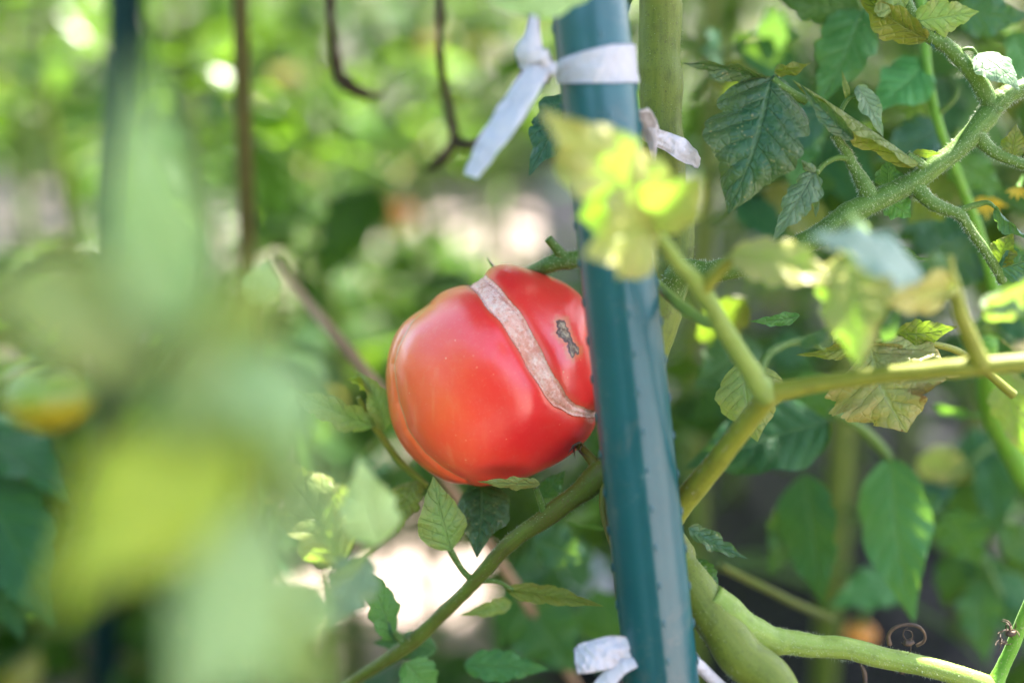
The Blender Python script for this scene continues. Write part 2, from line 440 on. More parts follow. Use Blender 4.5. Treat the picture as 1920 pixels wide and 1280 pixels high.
def hairs(parent, lst, count, length=0.0011, seed=0, n=10):
    """fine plant hairs along a stalk given in pixels"""
    rnd = random.Random(seed); s = catmull(px_pts(lst), n)
    V, F, U = [], [], []
    for _ in range(count):
        i = rnd.randrange(len(s) - 1); f = rnd.random()
        q = s[i] + (s[i + 1] - s[i]) * f
        t = Vector((s[i + 1] - s[i])[:3])
        if t.length < 1e-9: continue
        t.normalize()
        v = Vector((rnd.gauss(0, 1), rnd.gauss(0, 1), rnd.gauss(0, 1))); v = (v - t * v.dot(t)).normalized()
        c = Vector(q[:3]) + v * q[3] * 0.97
        e = c + (v + t * rnd.uniform(-.4, .4) + Vector((0, 0, -0.15))).normalized() * length * rnd.uniform(0.3, 1.2)
        sd = t * 0.00005 + v.cross(t) * 0.00005
        k = len(V); V += [c - sd, c + sd, e]; F.append((k, k + 1, k + 2)); U += [(0, 0)] * 3
    o = mesh_obj('hairs', V, F, HAIR, parent, smooth=False, uv=U); o['kind'] = 'stuff'
    return o
HAIR = simple('plant hair', (0.45, 0.5, 0.35), (0.55, 0.58, 0.42), rough=0.5)

# ------------------------------------------------------------------ the cracked tomato
def poly_sdf(X, Y, poly):
    """signed distance (px), negative inside"""
    d = np.full(X.shape, 1e9); inside = np.zeros(X.shape, bool)
    n = len(poly)
    for i in range(n):
        x0, y0 = poly[i]; x1, y1 = poly[(i + 1) % n]
        ex, ey = x1 - x0, y1 - y0
        h = np.clip(((X - x0) * ex + (Y - y0) * ey) / (ex * ex + ey * ey), 0, 1)
        d = np.minimum(d, np.hypot(X - x0 - h * ex, Y - y0 - h * ey))
        if y0 != y1:
            c = ((y0 <= Y) != (y1 <= Y)) & (X < (x1 - x0) * (Y - y0) / (y1 - y0) + x0)
            inside ^= c
    return np.where(inside, -d, d)
def line_dist(X, Y, pts):
    d = np.full(X.shape, 1e9); side = np.zeros(X.shape)
    for (x0, y0), (x1, y1) in zip(pts[:-1], pts[1:]):
        ex, ey = x1 - x0, y1 - y0
        h = np.clip(((X - x0) * ex + (Y - y0) * ey) / (ex * ex + ey * ey), 0, 1)
        q = np.hypot(X - x0 - h * ex, Y - y0 - h * ey)
        s = np.sign(ex * (Y - y0) - ey * (X - x0))
        side = np.where(q < d, s, side); d = np.minimum(d, q)
    return d, side

TD = 0.535
TC = (918, 704)
outline = [(1118, 770), (1122, 705), (1120, 640), (1108, 590), (1088, 553), (1060, 531), (1030, 517), (1000, 508), (965, 502), (940, 502),
           (918, 508), (907, 517), (897, 528), (880, 533), (850, 541), (815, 556), (785, 577), (757, 600), (735, 632), (722, 668), (718, 705), (722, 750), (732, 795),
           (752, 836), (780, 868), (815, 893), (850, 908), (890, 912), (930, 905), (975, 896), (1020, 880), (1060, 858), (1090, 830), (1110, 800)]
crackL = [(872, 512), (876, 533), (898, 561), (914, 584), (937, 612), (952, 632), (965, 653), (979, 677), (992, 700), (1011, 733), (1031, 754), (1058, 770), (1090, 778), (1117, 784), (1150, 792)]
crackR = [(904, 490), (910, 514), (929, 534), (949, 563), (972, 590), (994, 627), (1003, 645), (1011, 663), (1031, 702), (1051, 731), (1074, 752), (1095, 760), (1115, 766), (1150, 772)]
crack_poly = crackL + crackR[::-1]
crease = [(800, 566), (770, 600), (745, 645), (734, 680), (735, 720), (740, 755), (761, 805), (797, 850), (830, 876), (875, 902)]
def zz(l): return [(660 + a / 2.56, 440 + b / 2.56) for a, b in l]
scab_poly = zz([(962, 432), (975, 420), (988, 428), (1003, 418), (1003, 440), (1012, 470), (1020, 500), (1030, 520), (1048, 542), (1062, 552), (1056, 572), (1038, 572), (1020, 589), (1006, 580), (998, 556), (1000, 528), (975, 508), (955, 485), (965, 462)])

def build_tomato():
    ang = np.array([math.atan2(-(y - TC[1]), x - TC[0]) for x, y in outline]); rad = np.array([math.hypot(x - TC[0], y - TC[1]) for x, y in outline])
    o = np.argsort(ang); ang, rad = ang[o], rad[o]
    ang = np.concatenate([ang - 2 * np.pi, ang, ang + 2 * np.pi]); rad = np.tile(rad, 3)
    NT, NF, NBk = 620, 250, 60
    th = np.linspace(-np.pi, np.pi, NT, endpoint=False)
    R = np.interp(th, ang, rad)
    kern = np.exp(-0.5 * (np.arange(-9, 10) / 3.5) ** 2); kern /= kern.sum()
    R = np.convolve(np.concatenate([R[-9:], R, R[:9]]), kern, 'valid')
    Rm = R.mean()
    phi = np.concatenate([np.linspace(0.004, np.pi / 2 * 1.04, NF), np.linspace(np.pi / 2 * 1.04, np.pi - 0.02, NBk + 1)[1:]])
    PH, TH = np.meshgrid(phi, th, indexing='ij')
    S2 = np.sin(PH) ** 2
    RR = Rm * (1 - S2) + R[None, :] * S2
    X = RR * np.sin(PH) * np.cos(TH); Y = -RR * np.sin(PH) * np.sin(TH)     # px offsets, y down
    Z = Rm * 0.94 * np.cos(PH)                                              # px toward camera
    px, py = X + TC[0], Y + TC[1]
    front = np.clip(np.cos(PH) * 4 + 0.9, 0, 1)
    csd = poly_sdf(px, py, crack_poly); bsd = poly_sdf(px, py, scab_poly)
    wob = 1.5 * np.sin(px * .09 + py * .06) + .9 * np.sin(px * .27 - py * .19 + 1) + .3 * np.sin(py * .83 + px * .2)
    csd = csd + 1.8 + wob * .6; bsd = bsd + .4 + .9 * np.sin(px * .55 + 1) + .9 * np.sin(py * .62 + px * .23)
    dr, _ = line_dist(px, py, crackR); dl, _ = line_dist(px, py, crackL)
    crd, cside = line_dist(px, py, crease)
    q = np.clip(-csd / 7, 0, 1)
    rng = np.random.RandomState(3)
    disp = np.zeros(X.shape)
    disp += (-3.0 * (q * q * (3 - 2 * q)) - 4.5 * np.exp(-((csd + 3.5) / 3.0) ** 2) * (csd < 0)) * front                                 # sunken scar
    lip = np.exp(-np.clip(csd, 0, 1e9) / 9) * (csd >= 0)
    disp += (-3.0 * np.exp(-np.clip(csd, 0, 1e9) / 7) * (csd >= 0)) * front      # skin rolls into the crack
    up_side = (dr < dl) & (csd > 0)
    disp += np.where(up_side, 7 * np.exp(-((dr - 30) / 42) ** 2), 3 * np.exp(-((dl - 30) / 45) ** 2)) * front
    disp += (-5.0 * np.exp(-(crd / 4.0) ** 2) - 6 * np.exp(-(crd / 22) ** 2)) * front
    disp += -1.5 * np.exp(-np.clip(bsd, 0, 1e9) / 12) * front
    # lumps
    lump = np.zeros(X.shape)
    nx, ny, nz = X / Rm, Y / Rm, Z / Rm
    for a, b, c, k, amp in ((1.2, .7, .4, .3, 3.5), (-.9, 1.6, .7, 2.1, 3.0), (2.6, -1.9, 1.1, 4.0, 1.8), (-2.1, -3.0, 2.0, 1.0, 1.4), (4.2, 3.1, -2.2, .5, 0.9), (-5.0, 3.7, 3.3, 2.5, 0.6)):
        lump += amp * np.sin(2.0 * (a * nx + b * ny + c * nz) + k)
    disp += lump * 1.15 * np.clip(np.cos(PH) + .25, 0, 1)
    # fibrous scar relief
    fib = np.sin(px * .9 + 3 * np.sin(py * .21)) * np.sin(py * .8 + 2 * np.sin(px * .3)) + 0.6 * np.sin(px * 2.1 - py * 1.3) * np.sin(py * .37)
    disp += np.where(csd < -2, fib * 0.7, 0)
    disp += np.where(bsd < 0, 1.0 + 0.9 * np.sin(px * .7) * np.sin(py * .5 + 1), 0)
    nl = np.sqrt(nx ** 2 + ny ** 2 + nz ** 2)
    X = X + disp * nx / nl; Y = Y + disp * ny / nl; Z = Z + disp * nz / nl
    s = K * TD
    c = P(TC[0], TC[1], TD)
    f, u, r = np.array(FWD), np.array(UP), np.array(RT)
    W = np.array(c)[None, None, :] + (X * s)[..., None] * r + (-Y * s)[..., None] * u + (-Z * s)[..., None] * f
    NP = len(phi)
    verts = W.reshape(-1, 3)
    attrs = {'scar': csd.ravel(), 'scab': bsd.ravel(), 'gx': ((px - 718) / 400).ravel(), 'gy': ((py - 500) / 412).ravel(),
             'crease': (crd * np.where(np.cos(PH) > -.1, 1, 50)).ravel(), 'front': front.ravel(),
             'outer': np.where(cside > 0, 1.0, 0.0).ravel()}
    idx = np.arange(NP * NT).reshape(NP, NT)
    A = idx[:-1, :]; B = np.roll(A, -1, 1); D = idx[1:, :]; C = np.roll(D, -1, 1)
    faces = np.stack([A, D, C, B], -1).reshape(-1, 4)
    ffront = (np.cos(PH[:-1]) > -0.05).repeat(1, 1).ravel()
    fc = csd.ravel()[faces].mean(1); fb = bsd.ravel()[faces].mean(1)
    is_c = (fc < 0) & ffront; is_b = (fb < 0) & ffront
    return verts, faces, attrs, is_c, is_b, c

def tomato_skin_mat():
    N = NB('tomato skin'); oc = N.obj()
    gx, gy = N.attr('gx'), N.attr('gy'); sc_, bl, cr = N.attr('scar'), N.attr('scab'), N.attr('crease')
    n1 = N.noise(38, 4, 0.55, oc); n2 = N.noise(900, 2, 0.6, oc); n3 = N.noise(140, 3, 0.6, oc)
    red = N.mix(n1, (0.78, 0.017, 0.019), (0.84, 0.038, 0.032))
    orange = (0.82, 0.15, 0.035)
    o1 = N.math('ADD', N.math('SUBTRACT', 0.62, gx), N.math('MULTIPLY', N.math('SUBTRACT', gy, 0.55), 0.25))
    of = N.step(N.math('ADD', o1, N.math('MULTIPLY', N.math('SUBTRACT', n1, 0.5), 0.5)), -0.05, 0.62)
    col = N.mix(N.math('MULTIPLY', of, 0.85), red, orange)
    yl = N.step(N.math('ADD', N.math('SUBTRACT', 0.20, gx), N.math('MULTIPLY', N.math('SUBTRACT', 0.32, gy), 0.5)), 0.0, 0.26)
    col = N.mix(N.math('MULTIPLY', yl, 0.6), col, (0.55, 0.30, 0.055))
    # pale tan thread along the crease and a thin brown rim along the crack
    col = N.mix(N.math('MULTIPLY', N.math('SUBTRACT', 1.0, N.step(cr, 0.6, 2.6)), 0.7), col, (0.50, 0.27, 0.12))
    col = N.mix(N.math('MULTIPLY', N.math('SUBTRACT', 1.0, N.step(sc_, 0.0, 14.0)), 0.25), col, (0.62, 0.20, 0.07))
    rim = N.math('MULTIPLY', N.math('SUBTRACT', 1.0, N.step(sc_, 0.5, 1.8)), 0.3)
    col = N.mix(rim, col, (0.22, 0.085, 0.03))
    col = N.mix(N.math('MULTIPLY', N.math('SUBTRACT', 1.0, N.step(bl, 1.0, 14.0)), 0.65), col, (0.62, 0.24, 0.08))
    col = N.mix(N.math('MULTIPLY', N.math('SUBTRACT', 1.0, N.step(bl, 0.2, 1.8)), 0.8), col, (0.10, 0.045, 0.06))
    # tan weather streaks and pale mottling on the flank
    mp = N.node('ShaderNodeMapping'); mp.inputs['Scale'].default_value = (260, 260, 45); mp.inputs['Rotation'].default_value = (0, .5, .3); N.l.new(oc, mp.inputs[0])
    stn = N.noise(1.0, 4, .65, mp.outputs[0])
    col = N.mix(N.math('MULTIPLY', N.math('MULTIPLY', N.step(stn, .5, .72), .20), N.math('ADD', .15, of)), col, (0.78, 0.36, 0.17))
    col = N.mix(N.math('MULTIPLY', N.step(N.noise(75, 4, .6, oc),   .48, .68), .13), col, (0.86, 0.16, 0.12))
    # tiny pale lenticels
    dots = N.math('SUBTRACT', 1.0, N.step(N.voro(260, oc), 0.05, 0.14))
    dots = N.math('MULTIPLY', dots, N.step(N.noise(60, 2, 0.5, oc), 0.5, 0.62))
    col = N.mix(N.math('MULTIPLY', dots, 0.6), col, (0.88, 0.42, 0.24))
    col = N.mix(N.math('MULTIPLY', N.step(n2, 0.55, 0.75), 0.12), col, (0.75, 0.3, 0.2))
    rough = N.math('ADD', 0.26, N.math('MULTIPLY', n3, 0.12))
    nrm = N.bump(N.math('ADD', N.math('MULTIPLY', n2, 0.25), n3), 0.00025, 0.35)
    return N.out(N.bsdf(Base_Color=col, Roughness=rough, Normal=nrm, Specular_IOR_Level=0.6, Coat_Weight=0.38, Coat_Roughness=0.24,
                        Subsurface_Weight=0.2, Subsurface_Radius=(0.006, 0.0010, 0.0006), Subsurface_Scale=0.4))

def scar_mat():
    N = NB('crack scar'); oc = N.obj(); sd = N.attr('scar')
    n1 = N.noise(260, 5, 0.7, oc, dist=0.8); n2 = N.noise(90, 4, 0.6, oc); n3 = N.noise(700, 3, 0.7, oc)
    col = N.mix(N.step(n1, 0.35, 0.7), (0.90, 0.46, 0.35), (0.96, 0.71, 0.59))
    col = N.mix(N.math('MULTIPLY', N.step(N.math('ADD', N.math('MULTIPLY', n2, 0.6), N.math('MULTIPLY', n3, 0.5)), 0.52, 0.66), 0.5), col, (0.62, 0.17, 0.09))
    col = N.mix(N.math('MULTIPLY', N.step(sd, -1.6, -0.2), 0.55), col, (0.40, 0.20, 0.09))
    return N.out(N.bsdf(Base_Color=col, Roughness=0.75, Normal=N.bump(N.math('ADD', n1, n3), 0.0010, 0.8), Specular_IOR_Level=.2))

def scab_mat():
    N = NB('scab'); oc = N.obj(); sd = N.attr('scab'); n1 = N.noise(420, 4, 0.65, oc); n2 = N.noise(150, 3, 0.6, oc)
    col = N.mix(N.step(n1, 0.35, 0.65), (0.20, 0.12, 0.07), (0.52, 0.40, 0.27))
    col = N.mix(N.math('MULTIPLY', N.step(n2, 0.48, 0.6), 0.6), col, (0.065, 0.045, 0.06))
    col = N.mix(N.math('MULTIPLY', N.step(sd, -4.0, -0.5), 0.8), col, (0.085, 0.035, 0.035))
    return N.out(N.bsdf(Base_Color=col, Roughness=0.6, Normal=N.bump(n1, 0.001, 0.9)))

tv, tf, ta, is_c, is_b, tcen = build_tomato()
tomato = empty('tomato', tcen, 'large ripe red tomato with a long pale crack and a grey scab', 'tomato')
def sub_mesh(name, sel, mat):
    ff = tf[sel]; used, inv = np.unique(ff, return_inverse=True)
    return mesh_obj(name, tv[used].tolist(), inv.reshape(-1, 4).tolist(), mat, tomato, attrs={k: a[used] for k, a in ta.items()})
sub_mesh('skin', ~(is_c | is_b), tomato_skin_mat())
sub_mesh('crack', is_c, scar_mat())['label'] = 'pale corky crack running diagonally across the red skin'
sub_mesh('scab', is_b, scab_mat())['label'] = 'small grey scab with a dark violet rim'
DRY = simple('dried sepal', (0.035, 0.020, 0.010), (0.09, 0.055, 0.025), 200, 0.7)
SEP = simple('green sepal', (0.015, 0.055, 0.025), (0.035, 0.10, 0.035), 200, 0.5)
for (bx, by, tx, ty, ww) in ((1085, 838, 1064, 853, 9), (1085, 840, 1080, 862, 8), (1088, 838, 1068, 838, 7), (1092, 836, 1108, 858, 8)):
    leaf(tomato, (bx, by, .517), (tx, ty, .508), ww, DRY, roll=40, name='sepal', rows=10, cols=2, depth=0.0, curl=(1.2, 1.2), bend=0.2)
for (bx, by, tx, ty, ww, bn) in ((905, 533, 872, 533, 12, .25), (896, 537, 862, 541, 8, .2), (945, 506, 918, 492, 9, .2)):
    leaf(tomato, (bx, by, .538), (tx, ty, .538), ww, SEP, roll=-30, name='sepal', rows=12, cols=2, depth=0.0, curl=(.6, .6), bend=bn)
tube('sepal', [(925, 500, .538, 5), (918, 490, .538, 3), (914, 482, .538, 1.5)], SEP, tomato, seg=6, n=4)
tube('pedicel', [(1078, 826, .528, 16), (1092, 842, .520, 17), (1108, 860, .515, 20), (1128, 888, .513, 26)], SM['brown'], tomato, seg=12)

# ------------------------------------------------------------------ green stake
def stake_mat(name, c1, c2, dull=0.0):
    N = NB(name); oc = N.obj(); n1 = N.noise(22, 4, 0.6, oc); n2 = N.noise(300, 3, 0.6, oc)
    col = N.mix(N.step(n1, 0.35, 0.7), c1, c2)
    col = N.mix(N.math('MULTIPLY', N.step(n2, 0.62, 0.75), 0.3), col, (0.10, 0.16, 0.15))
    col = N.mix(N.math('MULTIPLY', N.step(N.noise(45, 6, .75, oc, dist=.5), .56, .70), .35), col, (0.12, 0.13, 0.11))
    return N.out(N.bsdf(Base_Color=col, Roughness=N.math('ADD', 0.26 + dull, N.math('MULTIPLY', n2, 0.14)), Normal=N.bump(n2, 0.0003, 0.35), Specular_IOR_Level=0.6 - dull))
ST = stake_mat('stake plastic', (0.003, 0.062, 0.070), (0.004, 0.076, 0.082))
def stake(label, top, bot, wpx, nubs, mat=ST, nub_rows=((0.35, 75),)):
    a, b = P(*top), P(*bot)
    ax = (b - a).normalized()
    # run on down into the soil and up beyond the frame
    k0 = (0.012 - 0.05 - b.z) / ax.z
    lo = b + ax * k0; hi = a - ax * 0.45
    r = wpx * K * (top[2] + bot[2]) / 4
    root = empty('garden_stake', (lo.x, lo.y, 0), label, 'stake')
    V, F, U = [], [], []
    SEG, n = 48, 60
    side = ax.cross(Vector((0, 1, 0))).normalized(); fr = ax.cross(side).normalized()
    if fr.dot(CAM - a) < 0: fr = -fr
    if side.x < 0: side = -side
    for i in range(n + 1):
        c = hi + (lo - hi) * i / n
        for k in range(SEG):
            g = 2 * math.pi * k / SEG
            rr = r
            for s0 in (1.50, 1.50 + 2.1, 1.5 + 4.2):       # raised seams along the coating
                dd = (g - s0 + math.pi) % (2 * math.pi) - math.pi
                rr += r * 0.06 * math.exp(-(dd / 0.09) ** 2) - r * 0.035 * math.exp(-((dd - 0.24) / 0.13) ** 2)
            V.append(c + (side * math.cos(g) + fr * math.sin(g)) * rr); U.append((k / SEG, i / n))
    for i in range(n):
        for k in range(SEG):
            F.append((i * SEG + k, i * SEG + (k + 1) % SEG, (i + 1) * SEG + (k + 1) % SEG, (i + 1) * SEG + k))
    V.append(hi); U.append((0, 0)); ci = len(V) - 1
    for k in range(SEG): F.append((ci, (k + 1) % SEG, k))
    mesh_obj('shaft', V, F, mat, root, uv=U)
    if nubs:
        me = None; L = (b - a).length
        step = 0.0128
        for rowi, g in enumerate((1.42, 0.12, 3.05)):
            cnt = int(L / step) + 2
            for i in range(cnt):
                c = a + ax * (i * step + rowi * 0.004) + (side * math.cos(g) + fr * math.sin(g)) * r * 1.01
                if me is None:
                    bm = bmesh.new(); bmesh.ops.create_icosphere(bm, subdivisions=2, radius=1)
                    me = bpy.data.meshes.new('nub'); bm.to_mesh(me); bm.free(); me.materials.append(mat)
                    me.polygons.foreach_set('use_smooth', [True] * len(me.polygons))
                o = bpy.data.objects.new('nub', me); COL.objects.link(o)
                o.parent = root
                nn = (side * math.cos(g) + fr * math.sin(g)); tt = ax.cross(nn)
                M = Matrix((tt * 0.0008, ax * 0.0017, nn * 0.00055)).transposed().to_4x4(); M.translation = c - Vector(root.location)
                o.matrix_local = M
    return root, a, ax, side, fr, r
main_stake, sa, sax, sside, sfr, sr = stake('thick teal green plastic coated stake standing in front of the cracked tomato', (1104, 0, .462), (1242, 1280, .482), 140, True)

# ------------------------------------------------------------------ white plastic ties
N = NB('white plastic tape'); oc = N.obj(); n1 = N.noise(160, 3, 0.6, oc); n2 = N.noise(50, 3, 0.6, oc, dist=1.0)
sh = N.bsdf(Base_Color=N.mix(n1, (0.58, 0.56, 0.57), (0.74, 0.73, 0.75)), Roughness=0.32, Normal=N.bump(N.math('ADD', N.noise(26, 5, 0.7, oc, dist=2.5), N.math('MULTIPLY', n1, .25)), 0.004, 0.9))
tr = N.node('ShaderNodeBsdfTranslucent'); tr.inputs[0].default_value = (0.62, 0.60, 0.60, 1)
mx = N.node('ShaderNodeMixShader'); mx.inputs[0].default_value = 0.35; N.l.new(sh, mx.inputs[1]); N.l.new(tr.outputs[0], mx.inputs[2])
TAPE = N.out(mx.outputs[0])

def ribbon(name, lst, parent, mat=TAPE, roll=0.0, cup=0.25, n=8, seed=0, crinkle=0.06):
    """lst: (px,py,d,width_px[,roll_deg]) a thin strip of tape with a little thickness"""
    pts = []
    for q in lst:
        p = P(*q[:3]); pts.append((p.x, p.y, p.z, q[3] * K * q[2] * .5, math.radians(q[4] if len(q) > 4 else roll)))
    s = catmull(pts, n); V, F, U = [], [], []; C = 6
    for lay in (0, 1):
        for i, q in enumerate(s):
            c = Vector(q[:3])
            t = (Vector(s[min(i + 1, len(s) - 1)][:3]) - Vector(s[max(i - 1, 0)][:3])).normalized()
            nn = CAM - c; nn = (nn - t * nn.dot(t)).normalized()
            nn = Matrix.Rotation(q[4], 3, t) @ nn; x = t.cross(nn)
            for j in range(-C, C + 1):
                e = j / C
                off = -cup * e * e + crinkle * mnoise.noise(Vector((e * 2.5 + seed, i * 0.35, 0)))
                V.append(c + x * e * q[3] + nn * (off * q[3] - lay * 0.00025)); U.append((e, i / len(s)))
    m = 2 * C + 1; M = len(s) * m
    for i in range(len(s) - 1):
        for j in range(m - 1):
            a = i * m + j
            F.append((a, a + 1, a + m + 1, a + m)); F.append((M + a, M + a + m, M + a + m + 1, M + a + 1))
    for i in range(len(s) - 1):
        for j in (0, m - 1):
            a = i * m + j
            F.append((a, a + m, M + a + m, M + a))
    for j in range(m - 1):
        for i in (0, len(s) - 1):
            a = i * m + j; F.append((a, M + a, M + a + 1, a + 1))
    return mesh_obj(name, V, F, mat, parent, uv=U)

def wrap_band(parent, ya, yb, wd, squeeze=0.55, seed=1, g0=-0.45, g1=math.pi + 0.15):
    """tape round the stake from its right flank over the front to the knot on the left"""
    V, F, U = [], [], []; n, C = 40, 6
    for lay in (0, 1):
        for i in range(n + 1):
            f = i / n; g = g0 + (g1 - g0) * f
            along = ya + (yb - ya) * f
            ww = wd * (1 - squeeze * max(0, f - 0.45) / 0.55)
            for j in range(-C, C + 1):
                e = j / C
                rr = sr * (1.085 + 0.03 * mnoise.noise(Vector((f * 6, e * 2, seed)))) - lay * 0.0003
                V.append(sa + sax * (along + e * ww / 2) + (sside * math.cos(g) + sfr * math.sin(g)) * rr); U.append((f, e))
    m = 2 * C + 1; M = (n + 1) * m
    for i in range(n):
        for j in range(m - 1):
            a = i * m + j
            F.append((a, a + 1, a + m + 1, a + m)); F.append((M + a, M + a + m, M + a + m + 1, M + a + 1))
        for j in (0, m - 1):
            a = i * m + j; F.append((a, a + m, M + a + m, M + a))
    return mesh_obj('band', V, F, TAPE, parent, uv=U)

def knot(parent, cx, cy, d, rpx, seed=0, name='knot', sq=(1, .75, .9)):
    bm = bmesh.new(); bmesh.ops.create_icosphere(bm, subdivisions=4, radius=1)
    r = rpx * K * d; c = P(cx, cy, d)
    for v in bm.verts:
        q = v.co.copy()
        k = 1 + 0.28 * math.sin(3 * q.x + 5 * q.z + seed) * math.cos(4 * q.y + 2 * q.x) + 0.22 * mnoise.noise(q * 2.2 + Vector((seed, 0, 0)))
        k -= 0.20 * math.exp(-((q.x * .7 + q.z * .7) / .16) ** 2)
        v.co = c + RT * (q.x * r * k * sq[0]) + FWD * (q.y * r * k * sq[1]) + UP * (q.z * r * k * sq[2])
    me = bpy.data.meshes.new(name); bm.to_mesh(me); bm.free(); me.materials.append(TAPE)
    me.polygons.foreach_set('use_smooth', [True] * len(me.polygons))
    o = bpy.data.objects.new(name, me); COL.objects.link(o); parent_keep(o, parent); return o

tie = empty('plastic_tie', P(1010, 130, .445), 'white plastic tape tied round the stake near the top, its long end hanging', 'tie', 'white plastic ties on the stake')
wrap_band(tie, 0.0225, 0.0225, 0.0122)
knot(tie, 1010, 128, .452, 30, 1)
ribbon('tail', [(1012, 125, .448, 40, 10), (985, 165, .444, 52, 20), (945, 225, .440, 56, 25), (905, 285, .438, 50, 35), (880, 330, .437, 34, 40)], tie, cup=0.2, seed=2, crinkle=.2)
ribbon('loop', [(1004, 118, .447, 58, -10), (996, 95, .446, 62, 0), (1000, 70, .447, 36, 10), (1003, 40, .449, 22, 20), (1008, 15, .452, 24, 30), (1020, -20, .455, 26, 30)], tie, cup=0.4, seed=5)
ribbon('strap', [(1190, 205, .468, 46, 55), (1207, 230, .478, 48, 35), (1218, 255, .488, 40, 40), (1250, 266, .494, 34, 10), (1285, 282, .497, 42, -10), (1312, 294, .510, 40, -40)], tie, cup=0.3, seed=7, crinkle=.25)
ribbon('strap', [(1206, 232, .480, 44, 30), (1216, 265, .484, 30, 50), (1224, 300, .488, 10, 60)], tie, cup=0.5, seed=9)
tie2 = empty('plastic_tie', P(1130, 1230, .47), 'crumpled white plastic tape tied low on the green stake at the bottom edge', 'tie', 'white plastic ties on the stake')
ribbon('tail', [(1185, 1222, .474, 52, -15), (1150, 1222, .472, 60, -5), (1115, 1228, .470, 58, 5), (1092, 1232, .470, 56, 15), (1078, 1236, .471, 52, 20)], tie2, cup=0.25, seed=12, crinkle=.3)
ribbon('tail', [(1190, 1232, .473, 34, 20), (1160, 1252, .472, 30, 10), (1135, 1280, .471, 34, 0), (1112, 1310, .470, 30, 0)], tie2, cup=0.3, seed=15)
ribbon('tail', [(1290, 1236, .478, 30, 10), (1315, 1256, .481, 26, 25), (1345, 1284, .484, 24, 25), (1380, 1310, .487, 22, 20)], tie2, cup=0.5, seed=17)
ribbon('strap', [(1180, 1228, .484, 44, 0), (1200, 1226, .497, 42, 10), (1245, 1228, .502, 44, 0), (1290, 1234, .496, 36, -10), (1300, 1240, .484, 28, -5)], tie2, cup=.2, seed=19, crinkle=.2)

# ------------------------------------------------------------------ the main tomato plant
base = P(1560, 1900, .47); base.z = 0.13
plant = empty('tomato_plant', (base.x, base.y, 0.13), 'tomato plant with thick hairy stem behind the stake, bearing yellowing leaves', 'plant')
stem_pts = [(1222, -420, .50, 70), (1238, -60, .517, 80), (1239, 150, .522, 80), (1246, 330, .524, 78), (1262, 490, .522, 76), (1225, 620, .520, 80), (1185, 760, .518, 84), (1185, 900, .512, 88), (1240, 1020, .503, 92), (1305, 1110, .493, 84), (1380, 1215, .487, 86), (1470, 1350, .482, 90)]
bz = px_pts(stem_pts)
bz += [(base.x - .008, base.y, 0.30, 0.0115), (base.x, base.y, 0.10, 0.013)]
stem = tube('stem', bz, SM['thick'], plant, seg=24, n=14, px=False, rough=0.09)
hairs(stem, stem_pts, 2600, 0.0010, 1)

def stalk(lst, mat='green', hair=0, seg=14, n=10, seed=0, hl=0.0011):
    o = tube('leaf_stalk', lst, SM[mat], plant, seg=seg, n=n, seed=seed)
    if hair: hairs(o, lst, hair, hl, seed)
    return o

# upper right branch, in focus
R1 = stalk([(1250, 560, .520, 60), (1275, 515, .514, 50), (1340, 508, .509, 42), (1420, 492, .507, 42), (1520, 450, .507, 44), (1600, 398, .506, 44), (1680, 358, .506, 40), (1750, 315, .506, 38), (1815, 262, .507, 38), (1858, 205, .508, 42), (1885, 182, .508, 38), (1935, 158, .510, 34), (2050, 110, .512, 30)], hair=3600, seg=20, n=12)
def twig(lst, mat='green', hair=500, seed=0):
    t = tube('twig', lst, SM[mat], R1, seg=12, n=8, seed=seed)
    return t
def twig_on(par, lst, mat='green', seed=0, seg=12):
    return tube('twig', lst, SM[mat], par, seg=seg, n=8, seed=seed)
R2 = stalk([(1868, 212, .508, 36), (1848, 178, .507, 34), (1815, 125, .506, 30), (1780, 92, .506, 28), (1742, 66, .506, 26), (1712, 28, .505, 24), (1690, -10, .505, 22), (1660, -60, .505, 20)], hair=900, seed=4)
R3 = stalk([(1640, 376, .506, 40), (1622, 352, .505, 32), (1602, 315, .504, 22), (1584, 280, .503, 18), (1562, 252, .502, 15)], hair=700, seed=5)
twig_on(R3, [(1592, 298, .503, 12), (1570, 296, .502, 11), (1548, 306, .501, 10), (1530, 326, .500, 10)], seed=6)
R4 = stalk([(1712, 348, .506, 34), (1738, 372, .505, 28), (1770, 392, .505, 24), (1798, 402, .505, 22), (1815, 425, .506, 20), (1838, 458, .508, 19), (1862, 492, .510, 18), (1880, 530, .513, 18)], hair=900, seed=7)
twig_on(R4, [(1795, 400, .505, 16), (1812, 390, .505, 12), (1834, 383, .505, 11), (1853, 380, .504, 9), (1868, 392, .503, 6)], seed=8)
R5 = stalk([(1832, 250, .507, 32), (1848, 272, .507, 26), (1880, 294, .507, 22), (1930, 312, .507, 20), (1990, 330, .507, 18)], hair=500, seed=9)
R6 = stalk([(1738, 322, .506, 26), (1722, 306, .504, 20), (1700, 290, .503, 14)], hair=150, seed=10)
